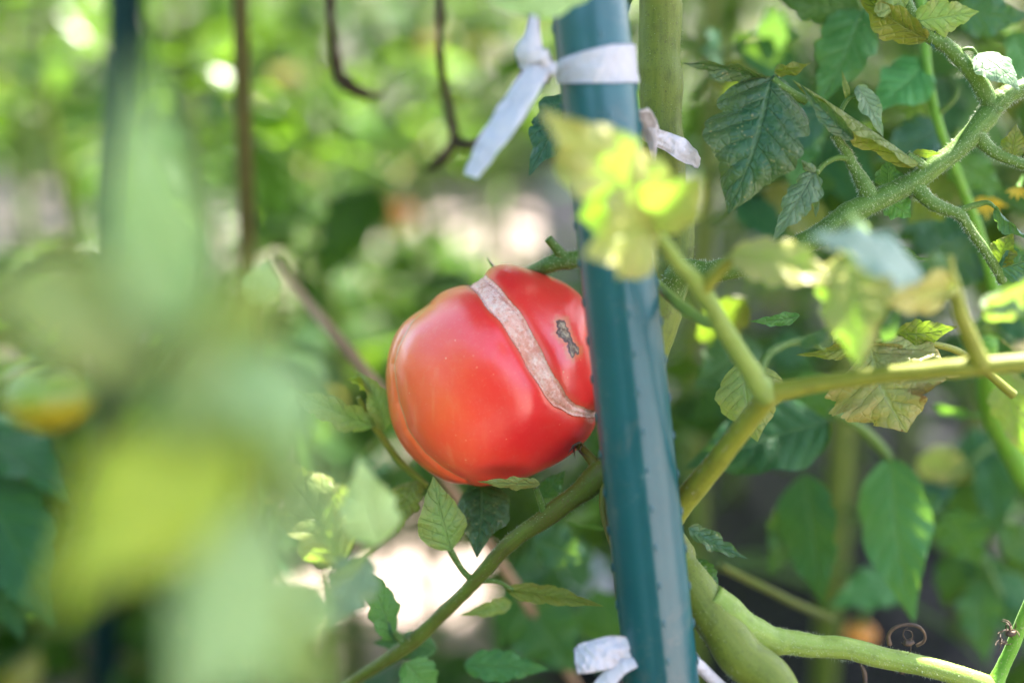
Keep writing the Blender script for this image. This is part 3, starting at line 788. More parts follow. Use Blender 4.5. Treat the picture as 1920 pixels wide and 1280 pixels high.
# leaves of that branch
leaf(R6, (1722, 306, .502), (1486, 150, .494), 92, 'olive', roll=-58, fold=(0.55, 0.5), curl=(0.5, 0.9), bend=-0.04, wave=0.07, lobes=5, depth=.2, rows=60, cols=8)
leaf(R6, (1600, 262, .496), (1500, 158, .493), 46, 'dark', roll=-14, fold=(0.3, 0.4), curl=(0.5, 0.5), wave=0.08, lobes=4)
leaf(R6, (1712, 285, .503), (1765, 287, .502), 20, 'olive', roll=30, rows=20, cols=4, lobes=3)
twig_on(R6, [(1512, 190, .500, 16), (1490, 178, .499, 17), (1466, 163, .498, 16), (1448, 148, .498, 14)], seed=11)
dk = leaf(R6, (1446, 146, .498), (1366, 402, .494), 215, 'dark', roll=10, fold=(0.08, 0.2), curl=(-0.7, -0.5), bend=0.08, wave=0.07, quilt=0.055, lobes=2.5, depth=.27, rows=70, cols=10, seed=7)
leaf(R6, (1440, 152, .498), (1280, 118, .490), 52, 'dark', roll=-40, fold=(0.3, 0.3), curl=(0.5, 0.3), bend=-0.10, wave=.1, quilt=.04, lobes=5, rows=44)
leaf(R6, (1450, 140, .498), (1478, 268, .503), 70, 'dark', roll=-15, fold=(0.3, 0.1), curl=(-.5, -.9), lobes=3, quilt=.04)
leaf(R6, (1452, 135, .497), (1520, 118, .494), 38, 'olive', roll=35, fold=(0.4, 0.2), curl=(-1.4, -1.0), wave=.12, lobes=3, rows=26)
leaf(R3, (1562, 256, .501), (1538, 190, .499), 30, 'teal', roll=60, fold=(.4, .2), rows=24, cols=4)
leaf(R3, (1590, 190, .502), (1578, 132, .502), 14, 'olive', roll=20, rows=16, cols=3, lobes=2)
leaf(R3, (1608, 160, .501), (1656, 258, .498), 48, 'silver', roll=-35, fold=(.3, .5), curl=(.3, -.8), bend=.08, lobes=3, seed=21)
twig_on(R3, [(1572, 268, .502, 9), (1575, 215, .502, 9), (1590, 186, .502, 9), (1608, 180, .501, 8)], seed=12, seg=8)
leaf(R3, (1528, 322, .500), (1448, 452, .496), 66, 'silver', roll=18, fold=(.15, .25), curl=(-.5, -.7), bend=.05, quilt=.05, lobes=5, depth=.28, rows=56, cols=8, seed=31)
leaf(R3, (1528, 328, .500), (1502, 300, .498), 26, 'silver', roll=-20, fold=(.1, .1), curl=(-1, -1), rows=20, cols=4, lobes=2)
leaf(R3, (1532, 330, .500), (1530, 408, .498), 34, 'silver', roll=40, fold=(.2, .1), curl=(-.8, -.5), rows=30, cols=5, lobes=3)
leaf(R1, (1500, 462, .504), (1370, 478, .500), 30, 'pale', roll=50, fold=(.4, .2), bend=-.05, rows=30, cols=5)
leaf(R1, (1600, 430, .500), (1745, 488, .504), 60, 'green', roll=50, fold=(.3, .2), wave=.08, rows=40)
leaf(R1, (1665, 355, .512), (1668, 298, .510), 60, 'green', roll=-20, fold=(.2, .3), curl=(-.6, -1.0), rows=26, cols=5, lobes=3)
leaf(R1, (1660, 375, .514), (1708, 408, .515), 62, 'fresh', roll=10, fold=(.2, .1), rows=30, cols=5, lobes=3)
leaf(R4, (1866, 388, .503), (1935, 448, .500), 46, 'teal', roll=45, fold=(.5, .4), curl=(.5, .2), wave=.1, quilt=.05, rows=36)
leaf(R4, (1872, 500, .511), (1900, 436, .506), 60, 'olive', roll=-15, fold=(.2, .3), lobes=4, wave=.1, rows=40)
leaf(R4, (1872, 505, .511), (1950, 480, .506), 70, 'teal', roll=20, fold=(.2, .3), lobes=4, rows=36)
leaf(R5, (1895, 298, .507), (1905, 232, .505), 50, 'olive', roll=15, fold=(.2, .15), curl=(-.6, -.3), rows=28, cols=5, lobes=3)
# sunlit leaf at the right edge
leaf(R2, (1826, 102, .504), (1912, 170, .498), 90, 'silver', roll=-48, wave=.02, quilt=.012, fold=(.1, .1), curl=(-.5, -.4), bend=.12, rows=44, cols=7, lobes=4, depth=.12)
twig_on(R2, [(1800, 108, .506, 14), (1806, 94, .505, 9), (1822, 92, .504, 8), (1832, 104, .504, 6)], seed=13, seg=8)
leaf(R2, (1712, 40, .504), (1836, 22, .498), 86, 'pale', roll=25, fold=(.15, .2), curl=(-.6, -.6), wave=.06, rows=44, cols=7)
leaf(R2, (1740, 75, .505), (1600, -30, .500), 80, 'olive', roll=-35, fold=(.2, .4), curl=(.2, -.6), wave=.08, rows=44, cols=7)
leaf(R2, (1748, 48, .505), (1752, 95, .505), 18, 'teal', roll=10, rows=16, cols=3)
leaf(R2, (1700, 20, .505), (1640, -60, .49), 120, 'pale', roll=20)
# leaves a little farther back
B1 = stalk([(1250, -200, .53, 30), (1420, -120, .56, 24), (1560, -30, .575, 20), (1615, 18, .575, 14)], seed=14)
leaf(B1, (1618, 12, .575), (1530, 205, .565), 118, 'green', roll=12, fold=(.2, .15), curl=(-.5, -.3), lobes=4, rows=50, cols=7)
leaf(B1, (1612, 18, .575), (1440, -15, .572), 84, 'green', roll=-20, fold=(.2, .15), curl=(-.4, -.3))
leaf(B1, (1500, 170, .60), (1490, 370, .59), 110, 'green', roll=-10)
leaf(B1, (1540, 200, .59), (1450, 330, .60), 90, 'teal', roll=20)
B2 = stalk([(1720, -60, .58, 20), (1735, 90, .575, 18), (1752, 205, .575, 18), (1780, 290, .58, 18), (1830, 420, .59, 20), (1870, 560, .60, 24)], mat='bright', seed=15)
twig_on(B2, [(1758, 215, .575, 12), (1790, 185, .572, 10), (1795, 165, .572, 8)], 'green', seg=8)
leaf(B2, (1738, 118, .577), (1632, 212, .568), 112, 'fresh', roll=18, fold=(.15, .2), curl=(-.4, -.5), lobes=3, depth=.16, rows=44, cols=7)
leaf(B2, (1790, 20, .58), (1930, 30, .57), 90, 'teal', roll=10)
leaf(B2, (1900, 60, .59), (1925, 200, .58), 70, 'fresh', roll=-20)
leaf(B2, (1770, 240, .60), (1640, 300, .60), 90, 'teal', roll=10)
leaf(B2, (1800, 330, .60), (1700, 420, .61), 100, 'olive', roll=20)
leaf(B2, (1830, 430, .60), (1760, 560, .61), 110, 'teal', roll=-10)
leaf(B2, (1780, 290, .585), (1880, 360, .60), 80, 'green', roll=15)
# stub behind the top of the tomato
S1 = stalk([(1120, 480, .535, 34), (1080, 485, .533, 34), (1050, 490, .532, 34), (1020, 500, .534, 30), (985, 515, .545, 26)], hair=300, seed=16)
twig_on(S1, [(1062, 488, .531, 26), (1048, 472, .530, 20), (1036, 458, .529, 17), (1027, 447, .528, 16)], seed=17)

# lower right branch with dried flowers
L1 = stalk([(1330, 1120, .490, 60), (1385, 1170, .491, 66), (1440, 1196, .494, 54), (1500, 1206, .497, 46), (1580, 1216, .499, 42), (1660, 1232, .501, 40), (1760, 1256, .503, 38), (1850, 1284, .505, 40), (1930, 1330, .507, 36)], 'pale', hair=1500, seg=20, seed=20)
twig_on(L1, [(1862, 1286, .505, 34), (1880, 1250, .505, 26), (1900, 1205, .504, 25), (1922, 1155, .503, 25), (1950, 1080, .502, 24)], 'bright', seed=21)
twig_on(L1, [(1384, 1172, .488, 16), (1383, 1160, .487, 15), (1386, 1148, .487, 17)], 'olive', seed=22, seg=8)
def dried(par, cx, cy, d, r, seed, n=6):
    rnd = random.Random(seed); ds = []
    for i in range(n):
        a = rnd.uniform(0, 6.28); l = rnd.uniform(.5, 1.1) * r; pts = []
        turn = rnd.uniform(-3.0, 3.0)
        x, y, dd = cx, cy, d
        for j in range(7):
            pts.append((x, y, dd, rnd.uniform(3, 7) * (1 - j / 9) * (r / 34)))
            x += math.cos(a) * l / 5; y += math.sin(a) * l / 5; dd += rnd.uniform(-.0012, .0012); a += turn / 5
        ds.append(tube_data(px_pts(pts), 6, 3, 0.5, seed + i))
    ds.append(tube_data(px_pts([(cx - r * .25, cy + r * .15, d, r * .35), (cx + r * .1, cy + r * .22, d, r * .5), (cx + r * .45, cy + r * .1, d, r * .3)]), 8, 4, 0.7, seed))
    V, F, U = join(ds)
    return mesh_obj('dried_flower', V, F, DRY, par, uv=U)
dried(L1, 1702, 1200, .499, 26, 1, 4)
V, F, U = tube_data(px_pts([(1668, 1208, .499, 9), (1666, 1190, .498, 7), (1678, 1176, .497, 6), (1700, 1170, .497, 5), (1722, 1174, .497, 6), (1734, 1188, .498, 5), (1732, 1202, .499, 6), (1718, 1210, .5, 6)]), 6, 6, .4)
mesh_obj('dried_flower', V, F, DRY, L1, uv=U)
dried(L1, 1893, 1182, .500, 26, 4, 7); dried(L1, 1880, 1200, .500, 18, 5, 5)
V, F, U = tube_data(px_pts([(1618, 1226, .499, 4), (1612, 1240, .499, 5), (1620, 1258, .499, 10), (1622, 1290, .499, 8)]), 6, 5, .4)
mesh_obj('dried_flower', V, F, DRY, L1, uv=U)
dried(L1, 1690, 1256, .501, 14, 6, 4)

# petiole coming towards the camera, with the yellow leaves
F1 = stalk([(1225, 1010, .497, 54), (1278, 945, .490, 46), (1350, 858, .474, 42), (1410, 780, .462, 40), (1442, 738, .455, 44)], 'olive', hair=300, seed=30)
F2 = stalk([(1444, 745, .455, 46), (1410, 700, .452, 40), (1372, 640, .447, 36), (1338, 585, .442, 34), (1314, 542, .438, 36), (1272, 492, .430, 30), (1240, 452, .422, 26), (1222, 420, .416, 22)], 'pale', seed=31)
twig_on(F2, [(1316, 545, .438, 32), (1345, 510, .434, 26), (1385, 480, .430, 22), (1440, 470, .426, 18)], 'olive', seed=32)
F3 = stalk([(1438, 740, .455, 44), (1500, 726, .452, 34), (1590, 712, .448, 32), (1700, 698, .443, 32), (1820, 688, .438, 36), (1960, 676, .434, 34), (2100, 660, .43, 30)], 'olive', seed=33)
twig_on(F3, [(1842, 688, .437, 40), (1822, 640, .434, 32), (1800, 585, .430, 30), (1785, 530, .427, 24), (1778, 480, .425, 18)], 'olive', seed=34)
# yellow leaf over the stake: a long upper lobe, a right lobe and a round lower lobe
leaf(F2, (1236, 424, .418), (1012, 205, .380), 205, 'yellow', roll=14, fold=(.1, .15), curl=(-.4, -.5), bend=.06, wave=.13, lobes=5, depth=.17, rows=56, cols=8, seed=41)
leaf(F2, (1240, 420, .416), (1095, 478, .384), 185, 'yellow', roll=-12, fold=(.1, .15), curl=(-.5, -.3), bend=.05, wave=.11, lobes=4, depth=.15, rows=48, cols=8, seed=42, p=.8)
leaf(F2, (1205, 432, .416), (1318, 330, .386), 140, 'yellow', roll=18, fold=(.25, .1), curl=(-.3, -.6), bend=.05, wave=.06, lobes=3, depth=.1, rows=44, cols=7, seed=43, p=.9)
# right hand yellow cluster
leaf(F2, (1372, 474, .425), (1585, 540, .412), 110, 'yellow', roll=-20, fold=(.2, .3), curl=(-.5, -.3), wave=.08, rows=44, seed=44)
leaf(F3, (1585, 470, .415), (1612, 692, .405), 160, 'yellow', roll=18, fold=(.2, .2), curl=(-.7, -.6), bend=.08, rows=50, cols=8, seed=45)
leaf(F3, (1730, 515, .395), (1515, 440, .385), 130, 'skysheen', roll=48, fold=(.1, .1), curl=(-.4, -.3), wave=.06, rows=44, seed=46)
leaf(F3, (1620, 470, .41), (1590, 395, .40), 36, 'mint', roll=20, rows=24, cols=5)
leaf(F3, (1780, 500, .424), (1690, 520, .415), 90, 'green', roll=-15, rows=36, seed=47)
leaf(F3, (1780, 540, .424), (1640, 565, .408), 100, 'yellow', roll=-30, fold=(.2, .3), rows=36, seed=48)
twig_on(F3, [(1786, 545, .426, 22), (1740, 560, .420, 20), (1680, 548, .416, 16), (1600, 500, .414, 12), (1570, 470, .414, 8)], 'olive', seed=35)
leaf(F3, (1840, 560, .43), (1925, 590, .42), 60, 'silver', roll=-30, rows=30)
leaf(F3, (1850, 600, .43), (1930, 520, .42), 70, 'pale', roll=30, rows=30)
# small teal stalks near the fork
twig_on(F2, [(1424, 700, .456, 16), (1440, 665, .460, 15), (1475, 645, .466, 14), (1515, 640, .47, 12), (1545, 655, .472, 8)], 'green', seed=36)
twig_on(F2, [(1348, 612, .448, 16), (1320, 602, .455, 22), (1285, 580, .464, 22), (1255, 556, .474, 20), (1232, 530, .485, 18)], 'pale', seed=37)
leaf(F2, (1500, 650, .465), (1560, 610, .46), 30, 'teal', roll=25, rows=24, cols=4)
leaf(F3, (1660, 640, .45), (1690, 570, .44), 34, 'teal', roll=25, rows=24, cols=4)

# sick yellow leaves in focus at the right
G1 = stalk([(1900, 740, .53, 18), (1800, 660, .52, 14), (1700, 640, .512, 11), (1640, 640, .507, 10)], 'olive', seed=40)
leaf(G1, (1632, 648, .508), (1700, 810, .498), 250, 'sick', roll=6, fold=(.12, .15), curl=(-.5, -.4), bend=.10, wave=.07, quilt=.035, lobes=5, depth=.27, rows=70, cols=10, seed=51, p=.75)
leaf(G1, (1650, 645, .507), (1800, 706, .500), 110, 'sick', roll=-30, fold=(.2, .2), curl=(-.5, -.5), wave=.08, rows=50, cols=8, seed=52)
leaf(G1, (1680, 625, .506), (1795, 612, .502), 56, 'olive', roll=20, fold=(.2, .2), curl=(-.4, -.6), rows=44, cols=6, seed=53)
leaf(G1, (1640, 640, .507), (1492, 665, .502), 44, 'olive', roll=-25, fold=(.3, .3), curl=(-.6, .5), rows=44, cols=6, seed=54)
leaf(G1, (1600, 640, .507), (1560, 600, .502), 60, 'sick', roll=5, rows=30, cols=6, seed=55)
leaf(G1, (1500, 592, .508), (1404, 602, .504), 30, 'green', roll=-30, fold=(.3, .2), curl=(-.4, -.4), bend=.05, rows=36, cols=5, seed=56)
leaf(F1, (1398, 672, .506), (1420, 828, .498), 136, 'pale', roll=8, fold=(.1, .12), curl=(-.6, -.5), bend=.08, wave=.04, quilt=.03, lobes=4, depth=.14, rows=60, cols=9, seed=57, p=.7)
leaf(F1, (1290, 990, .495), (1402, 1048, .492), 48, 'dark', roll=-50, fold=(.5, .3), curl=(.4, -.5), bend=-.05, rows=44, cols=6, seed=58)
leaf(F1, (1300, 1050, .52), (1350, 1110, .52), 60, 'green', roll=10, rows=30, seed=59)
# darker leaves behind, lower right
H1 = stalk([(1350, 1060, .60, 16), (1420, 1095, .62, 15), (1490, 1130, .64, 14), (1560, 1160, .66, 12)], 'stalk', seed=60)
leaf(H1, (1556, 792, .585), (1284, 878, .575), 160, 'deep', roll=20, fold=(.15, .2), curl=(-.4, -.3), bend=.06, lobes=3, depth=.1, rows=50, cols=8, seed=61)
leaf(H1, (1508, 888, .635), (1545, 1140, .63), 122, 'deep', roll=20, lobes=4, rows=44, seed=62)
leaf(H1, (1500, 930, .65), (1440, 1080, .65), 90, 'green', roll=-15, rows=40, seed=63)
leaf(H1, (1700, 1085, .70), (1550, 1140, .69), 90, 'fresh', roll=15, rows=40, seed=64)
leaf(H1, (1420, 640, .62), (1300, 730, .61), 120, 'green', roll=10, rows=36, seed=65)
leaf(H1, (1400, 560, .60), (1300, 640, .62), 90, 'olive', roll=-20, rows=36, seed=66)
leaf(H1, (1500, 700, .62), (1590, 790, .62), 90, 'green', roll=20, rows=36, seed=67)
H2 = stalk([(1850, 640, .585, 40), (1855, 740, .60, 44), (1880, 820, .615, 44), (1935, 915, .63, 44), (2020, 1010, .64, 44)], 'bright', seed=68)
H3 = stalk([(1560, 770, .60, 18), (1610, 800, .61, 20), (1650, 838, .62, 22), (1670, 862, .62, 14)], 'green', seed=69)
leaf(H3, (1668, 858, .62), (1714, 1168, .605), 142, 'fresh', roll=14, fold=(.12, .15), curl=(-.3, -.3), bend=.05, lobes=3, depth=.12, rows=50, cols=8, seed=70)
leaf(H2, (1770, 960, .66), (1840, 1060, .66), 110, 'green', roll=20, seed=71)
leaf(H2, (1760, 930, .64), (1690, 1000, .64), 60, 'green', roll=20, seed=72)
leaf(H2, (1885, 690, .575), (1925, 860, .57), 90, 'yellow', roll=30, seed=73)
leaf(H2, (1880, 1040, .66), (1960, 980, .66), 90, 'green', roll=20, seed=74)
leaf(H2, (1750, 760, .62), (1850, 780, .63), 36, 'fresh', roll=60, seed=75)
leaf(H2, (1720, 860, .72), (1830, 900, .72), 90, 'yellow', roll=20, seed=76)
leaf(H2, (1890, 450, .62), (1930, 620, .62), 80, 'fresh', roll=20, seed=77)

# compound leaf running down to the lower left
D1 = stalk([(1160, 850, .515, 40), (1128, 888, .513, 54), (1085, 925, .515, 42), (1020, 972, .519, 36), (950, 1022, .524, 30), (895, 1085, .530, 27), (840, 1140, .537, 25), (775, 1200, .545, 30), (720, 1240, .552, 24), (640, 1290, .565, 20)], 'stalk', hair=900, seg=18, seed=80)
twig_on(D1, [(1135, 900, .510, 16), (1130, 950, .508, 14), (1140, 1000, .505, 10), (1152, 1040, .503, 6)], 'brown', seed=81, seg=8)
twig_on(D1, [(890, 1092, .531, 14), (868, 1070, .530, 13), (845, 1032, .528, 12), (830, 1005, .527, 8)], 'green', seed=82)
leaf(D1, (846, 1032, .527), (812, 892, .520), 96, 'pale', roll=12, fold=(.15, .2), curl=(-.5, -.5), bend=.07, quilt=.03, lobes=3, depth=.1, rows=56, cols=8, seed=83)
leaf(D1, (900, 905, .545), (894, 1045, .522), 108, 'dark', roll=10, fold=(.2, .2), curl=(-.5, -.5), bend=.04, quilt=.035, lobes=3, depth=.12, rows=56, cols=8, seed=84)
leaf(D1, (1012, 906, .512), (894, 902, .505), 32, 'pale', roll=-35, fold=(.2, .2), curl=(-.7, -.9), bend=.06, quilt=.05, lobes=5, rows=44, cols=6, seed=85)
twig_on(D1, [(1022, 965, .518, 16), (1012, 935, .516, 12), (1005, 915, .514, 10)], 'green', seed=86, seg=8)
leaf(D1, (1015, 930, .535), (1060, 880, .535), 40, 'green', roll=10, rows=24, seed=87)
leaf(D1, (780, 900, .55), (745, 1000, .545), 70, 'olive', roll=25, rows=36, seed=88)
twig_on(D1, [(800, 912, .552, 14), (752, 868, .552, 14), (715, 818, .548, 14), (690, 780, .544, 12), (672, 745, .541, 9)], 'olive', seed=89)
leaf(D1, (705, 800, .545), (515, 716, .525), 66, 'pale', roll=-25, fold=(.3, .3), curl=(-.3, -.4), bend=.05, lobes=5, depth=.3, rows=50, cols=7, seed=90)
leaf(D1, (722, 806, .546), (668, 694, .538), 62, 'pale', roll=30, fold=(.4, .3), curl=(-.5, .4), bend=.12, lobes=3, rows=44, cols=7, seed=91)
leaf(D1, (690, 730, .540), (650, 712, .534), 34, 'lime', roll=50, fold=(.3, .3), curl=(-1.4, -1.2), bend=.2, rows=24, cols=5, seed=92)
leaf(D1, (950, 1105, .535), (1132, 1136, .525), 44, 'olive', roll=-20, fold=(.2, .3), curl=(-.3, -.5), bend=-.04, rows=44, cols=6, seed=93)
twig_on(D1, [(892, 1088, .530, 14), (930, 1090, .532, 10), (962, 1105, .534, 8)], 'green', seed=94, seg=8)
leaf(D1, (960, 1130, .55), (862, 1152, .54), 36, 'pale', roll=-20, rows=36, seed=95)
leaf(D1, (820, 1215, .56), (700, 1205, .56), 60, 'green', roll=15, rows=36, seed=96)
leaf(D1, (870, 1245, .56), (1030, 1255, .56), 66, 'fresh', roll=-10, rows=40, seed=97)
leaf(D1, (760, 1240, .55), (820, 1300, .56), 80, 'fresh', roll=10, rows=36, seed=98)
leaf(D1, (700, 1130, .54), (745, 1210, .545), 20, 'teal', roll=20, rows=24, cols=4, seed=99)
leaf(D1, (735, 1200, .545), (665, 1050, .53), 70, 'fresh', roll=25, rows=36, seed=100)
twig_on(D1, [(765, 1210, .546, 20), (728, 1172, .546, 16), (690, 1120, .546, 13), (668, 1090, .546, 8)], 'green', seed=120, seg=8)
leaf(D1, (1060, 980, .56), (1180, 985, .56), 22, 'green', roll=70, rows=24, cols=4, seed=101)
leaf(D1, (1000, 1010, .60), (1110, 1050, .60), 90, 'teal', roll=10, rows=30, seed=102)
leaf(D1, (990, 1130, .68), (1080, 1260, .68), 150, 'green', roll=10, rows=30, seed=103)
leaf(D1, (1120, 1100, .70), (1170, 1250, .70), 120, 'green', roll=30, rows=30, seed=104)
# pale leaf over the top of the stake, the dark leaf behind the stake
T1 = stalk([(1222, -300, .50, 30), (1160, -120, .45, 22), (1105, -20, .425, 16)], 'pale', seed=110)
leaf(T1, (1112, -14, .424), (908, 6, .410), 74, 'mint', roll=-30, fold=(.1, .15), curl=(-.4, -.3), rows=40, seed=111)
leaf(T1, (1075, 170, .53), (992, 330, .52), 105, 'teal', roll=25, fold=(.2, .2), curl=(-.4, -.4), rows=40, seed=112)
twig_on(T1, [(1222, -100, .51, 14), (1150, 60, .53, 12), (1075, 172, .53, 8)], 'green', seed=113, seg=8)

# yellow flowers among the leaves at the right edge
PET = simple('petal', (0.62, 0.40, 0.02), (0.70, 0.50, 0.03), 120, 0.5)
for (cx, cy, d, s) in ((1852, 372, .60, 42), (1908, 352, .56, 26)):
    fl = tube('flower', [(cx + 10, cy - s * .8, d + .004, 7), (cx + 4, cy - s * .3, d + .002, 8), (cx, cy, d, 10)], SM['bright'], plant, seg=8)
    for k in range(5):
        a = math.radians(20 + 35 * k)
        leaf(fl, (cx, cy, d), (cx + math.cos(a) * s, cy + math.sin(a) * s, d - .004 + .002 * k), s * .32, PET, roll=20, name='petal', rows=12, cols=3, depth=0.0)

# ------------------------------------------------------------------ plant close to the camera on the left
fgb = P(-420, 900, .26); fgb.z = 0.0
fg = empty('tomato_plant', (fgb.x, fgb.y, 0.0), 'soft out of focus spray of big pale green leaves nearest the viewer at the left', 'plant')
def fstalk(lst, mat='pale', px=True, seg=12, n=8): return tube('leaf_stalk', lst, SM[mat], fg, seg=seg, n=n, px=px)
q = P(-200, 780, .24); q2 = P(-380, 300, .25)
tube('stem', [(fgb.x, fgb.y, -0.03, .009), (fgb.x + .004, fgb.y, .2, .0085), (q.x, q.y, q.z, .008), (q2.x, q2.y, q2.z, .007), (q2.x - .03, q2.y, q2.z + .25, .005)], SM['thick'], fg, px=False, n=12)
K1 = fstalk([(-200, 780, 0.2708, 60), (60, 690, 0.2426, 44), (300, 630, 0.2257, 40), (440, 640, 0.2201, 36), (500, 760, 0.2201, 32), (500, 900, 0.2223, 28), (470, 1080, 0.2235, 24)])
for args in (
    ((330, 640, 0.2235), (268, 90, 0.2088), 185, 'mint', -8, 120), ((330, 620, 0.2235), (-70, 560, 0.2122), 260, 'pale', 15, 121),
    ((300, 640, 0.2257), (90, 680, 0.2144), 200, 'pale', -10, 122), ((430, 640, 0.2201), (500, 480, 0.2122), 150, 'pale', 18, 123),
    ((440, 650, 0.2201), (590, 880, 0.2144), 170, 'mint', -18, 124), ((440, 800, 0.2201), (90, 1150, 0.2054), 285, 'lime', 10, 125),
    ((430, 720, 0.2212), (260, 800, 0.2122), 190, 'pale', 15, 126), ((490, 950, 0.2223), (330, 1380, 0.2144), 220, 'mint', -12, 127),
    ((500, 880, 0.2223), (640, 1010, 0.2313), 120, 'silver', 22, 128), ((470, 1080, 0.2235), (620, 1340, 0.2257), 160, 'pale', 12, 129),
    ((360, 620, 0.2235), (180, 380, 0.2144), 150, 'mint', 25, 130), ((300, 600, 0.2257), (20, 470, 0.2144), 190, 'pale', -20, 150), ((330, 600, 0.2257), (275, 250, 0.2144), 150, 'mint', 20, 151), ((440, 600, 0.2223), (420, 830, 0.2144), 220, 'pale', -12, 152), ((480, 740, 0.2223), (560, 980, 0.2257), 150, 'pale', 15, 153), ((460, 860, 0.2223), (200, 930, 0.2122), 230, 'lime', -15, 154), ((480, 1040, 0.2235), (480, 1330, 0.2201), 150, 'mint', 10, 155)):
    leaf(K1, args[0], args[1], args[2], args[3], roll=args[4], seed=args[5], fold=(.12, .15), curl=(-.4, -.4), rows=40, cols=7)
# leaves a little farther away, mint green and olive, lower left of the tomato
K2 = fstalk([(470, 1080, .2235, 20), (560, 1100, .29, 14), (640, 1080, .38, 12), (700, 1020, .42, 12)])
leaf(K2, (712, 1020, .42), (672, 855, .405), 120, 'mint', roll=10, fold=(.15, .2), rows=44, cols=7, seed=131)
leaf(K2, (640, 1060, .46), (500, 850, .455), 150, 'pale', roll=15, fold=(.15, .2), rows=44, cols=7, seed=132)
leaf(K2, (690, 1040, .42), (620, 1180, .41), 110, 'silver', roll=-12, rows=40, seed=133)
leaf(K2, (600, 1090, .36), (500, 1230, .35), 140, 'mint', roll=10, rows=40, seed=134)
leaf(K2, (560, 760, .36), (430, 700, .33), 90, 'mint', roll=-20, rows=36, seed=135)
leaf(K2, (480, 570, .40), (500, 480, .40), 90, 'mint', roll=10, rows=36, seed=136)
# dark blue green leaves at the left edge
K3 = fstalk([(-380, 300, .25, 30), (-300, 700, .45, 18), (-120, 830, .64, 12), (-40, 850, .66, 10)], 'green')
leaf(K3, (-50, 820, .66), (135, 945, .63), 125, 'deep', roll=-25, fold=(.2, .2), rows=40, cols=7, seed=140)
leaf(K3, (-50, 880, .66), (105, 1180, .63), 200, 'deep', roll=12, fold=(.15, .2), rows=50, cols=8, seed=141)
leaf(K3, (-60, 940, .67), (40, 1200, .64), 170, 'deep', roll=-10, rows=40, seed=142)

# more compound leaves of the main plant, in the shade behind the stake and to its right
rnd = random.Random(19)
for i, (bx, by, ex, ey, d) in enumerate(((1300, 180, 1420, 60, .66), (1330, 420, 1480, 330, .66), (1560, 520, 1700, 440, .64), (1900, 300, 1760, 360, .68), (1560, 640, 1420, 700, .70), (1750, 700, 1860, 600, .68),
        (1920, 820, 1780, 900, .72), (1760, 1000, 1880, 1120, .70), (1680, 60, 1800, 180, .70),
        (1100, 960, 1000, 1080, .74), (960, 1080, 1100, 1180, .80), (1480, 100, 1560, 260, .70), (1860, 60, 1960, 160, .68))):
    st = stalk([(bx, by, d + .02, 14), ((bx + ex) / 2 + rnd.uniform(-20, 20), (by + ey) / 2 - 25, d, 12), (ex, ey, d - .01, 8)], seed=200 + i, seg=8)
    for k in range(5):
        f = (.35, .45, .7, .8, 1.0)[k]; cx, cy = bx + (ex - bx) * f, by + (ey - by) * f - 18 * (1 - f)
        a = math.atan2(ey - by, ex - bx) + ((-1) ** k * rnd.uniform(.7, 1.2) if k < 4 else rnd.uniform(-.2, .2))
        l = rnd.uniform(110, 190) * .62 / d
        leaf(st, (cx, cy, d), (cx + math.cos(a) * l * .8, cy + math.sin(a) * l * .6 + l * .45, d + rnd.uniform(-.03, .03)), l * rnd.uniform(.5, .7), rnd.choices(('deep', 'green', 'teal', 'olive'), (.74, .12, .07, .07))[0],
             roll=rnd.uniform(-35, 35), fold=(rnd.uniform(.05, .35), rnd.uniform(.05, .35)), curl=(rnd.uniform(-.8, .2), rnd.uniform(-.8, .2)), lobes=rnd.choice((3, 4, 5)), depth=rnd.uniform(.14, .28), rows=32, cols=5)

# ------------------------------------------------------------------ background plants
protos = []
for i in range(10):
    rr = random.Random(i)
    V, F, U = leaflet_data(1.0, rr.uniform(.5, .68), seed=900 + i, rows=22, cols=4, lobes=rr.choice((3, 4, 5)), depth=rr.uniform(.12, .3), fold=(rr.uniform(0, .35), rr.uniform(0, .35)), curl=(rr.uniform(-.8, .1), rr.uniform(-.8, .1)), bend=rr.uniform(-.02, .14), wave=.07)
    row = {}
    for k, m in BG.items():
        me = bpy.data.meshes.new('leaflet'); me.from_pydata(V, [], F)
        me.polygons.foreach_set('use_smooth', [True] * len(me.polygons))
        l = me.uv_layers.new(name='UVMap'); idx = np.zeros(len(me.loops), dtype=np.int32); me.loops.foreach_get('vertex_index', idx)
        l.data.foreach_set('uv', np.asarray(U, dtype=np.float32)[idx].ravel()); me.materials.append(m); row[k] = me
    protos.append(row)

def leaf_matrix(p, d, n, L):
    d = d.normalized(); n = (n - d * n.dot(d)).normalized(); x = d.cross(n)
    M = Matrix((x * L, d * L, n * L)).transposed().to_4x4(); M.translation = p
    return M

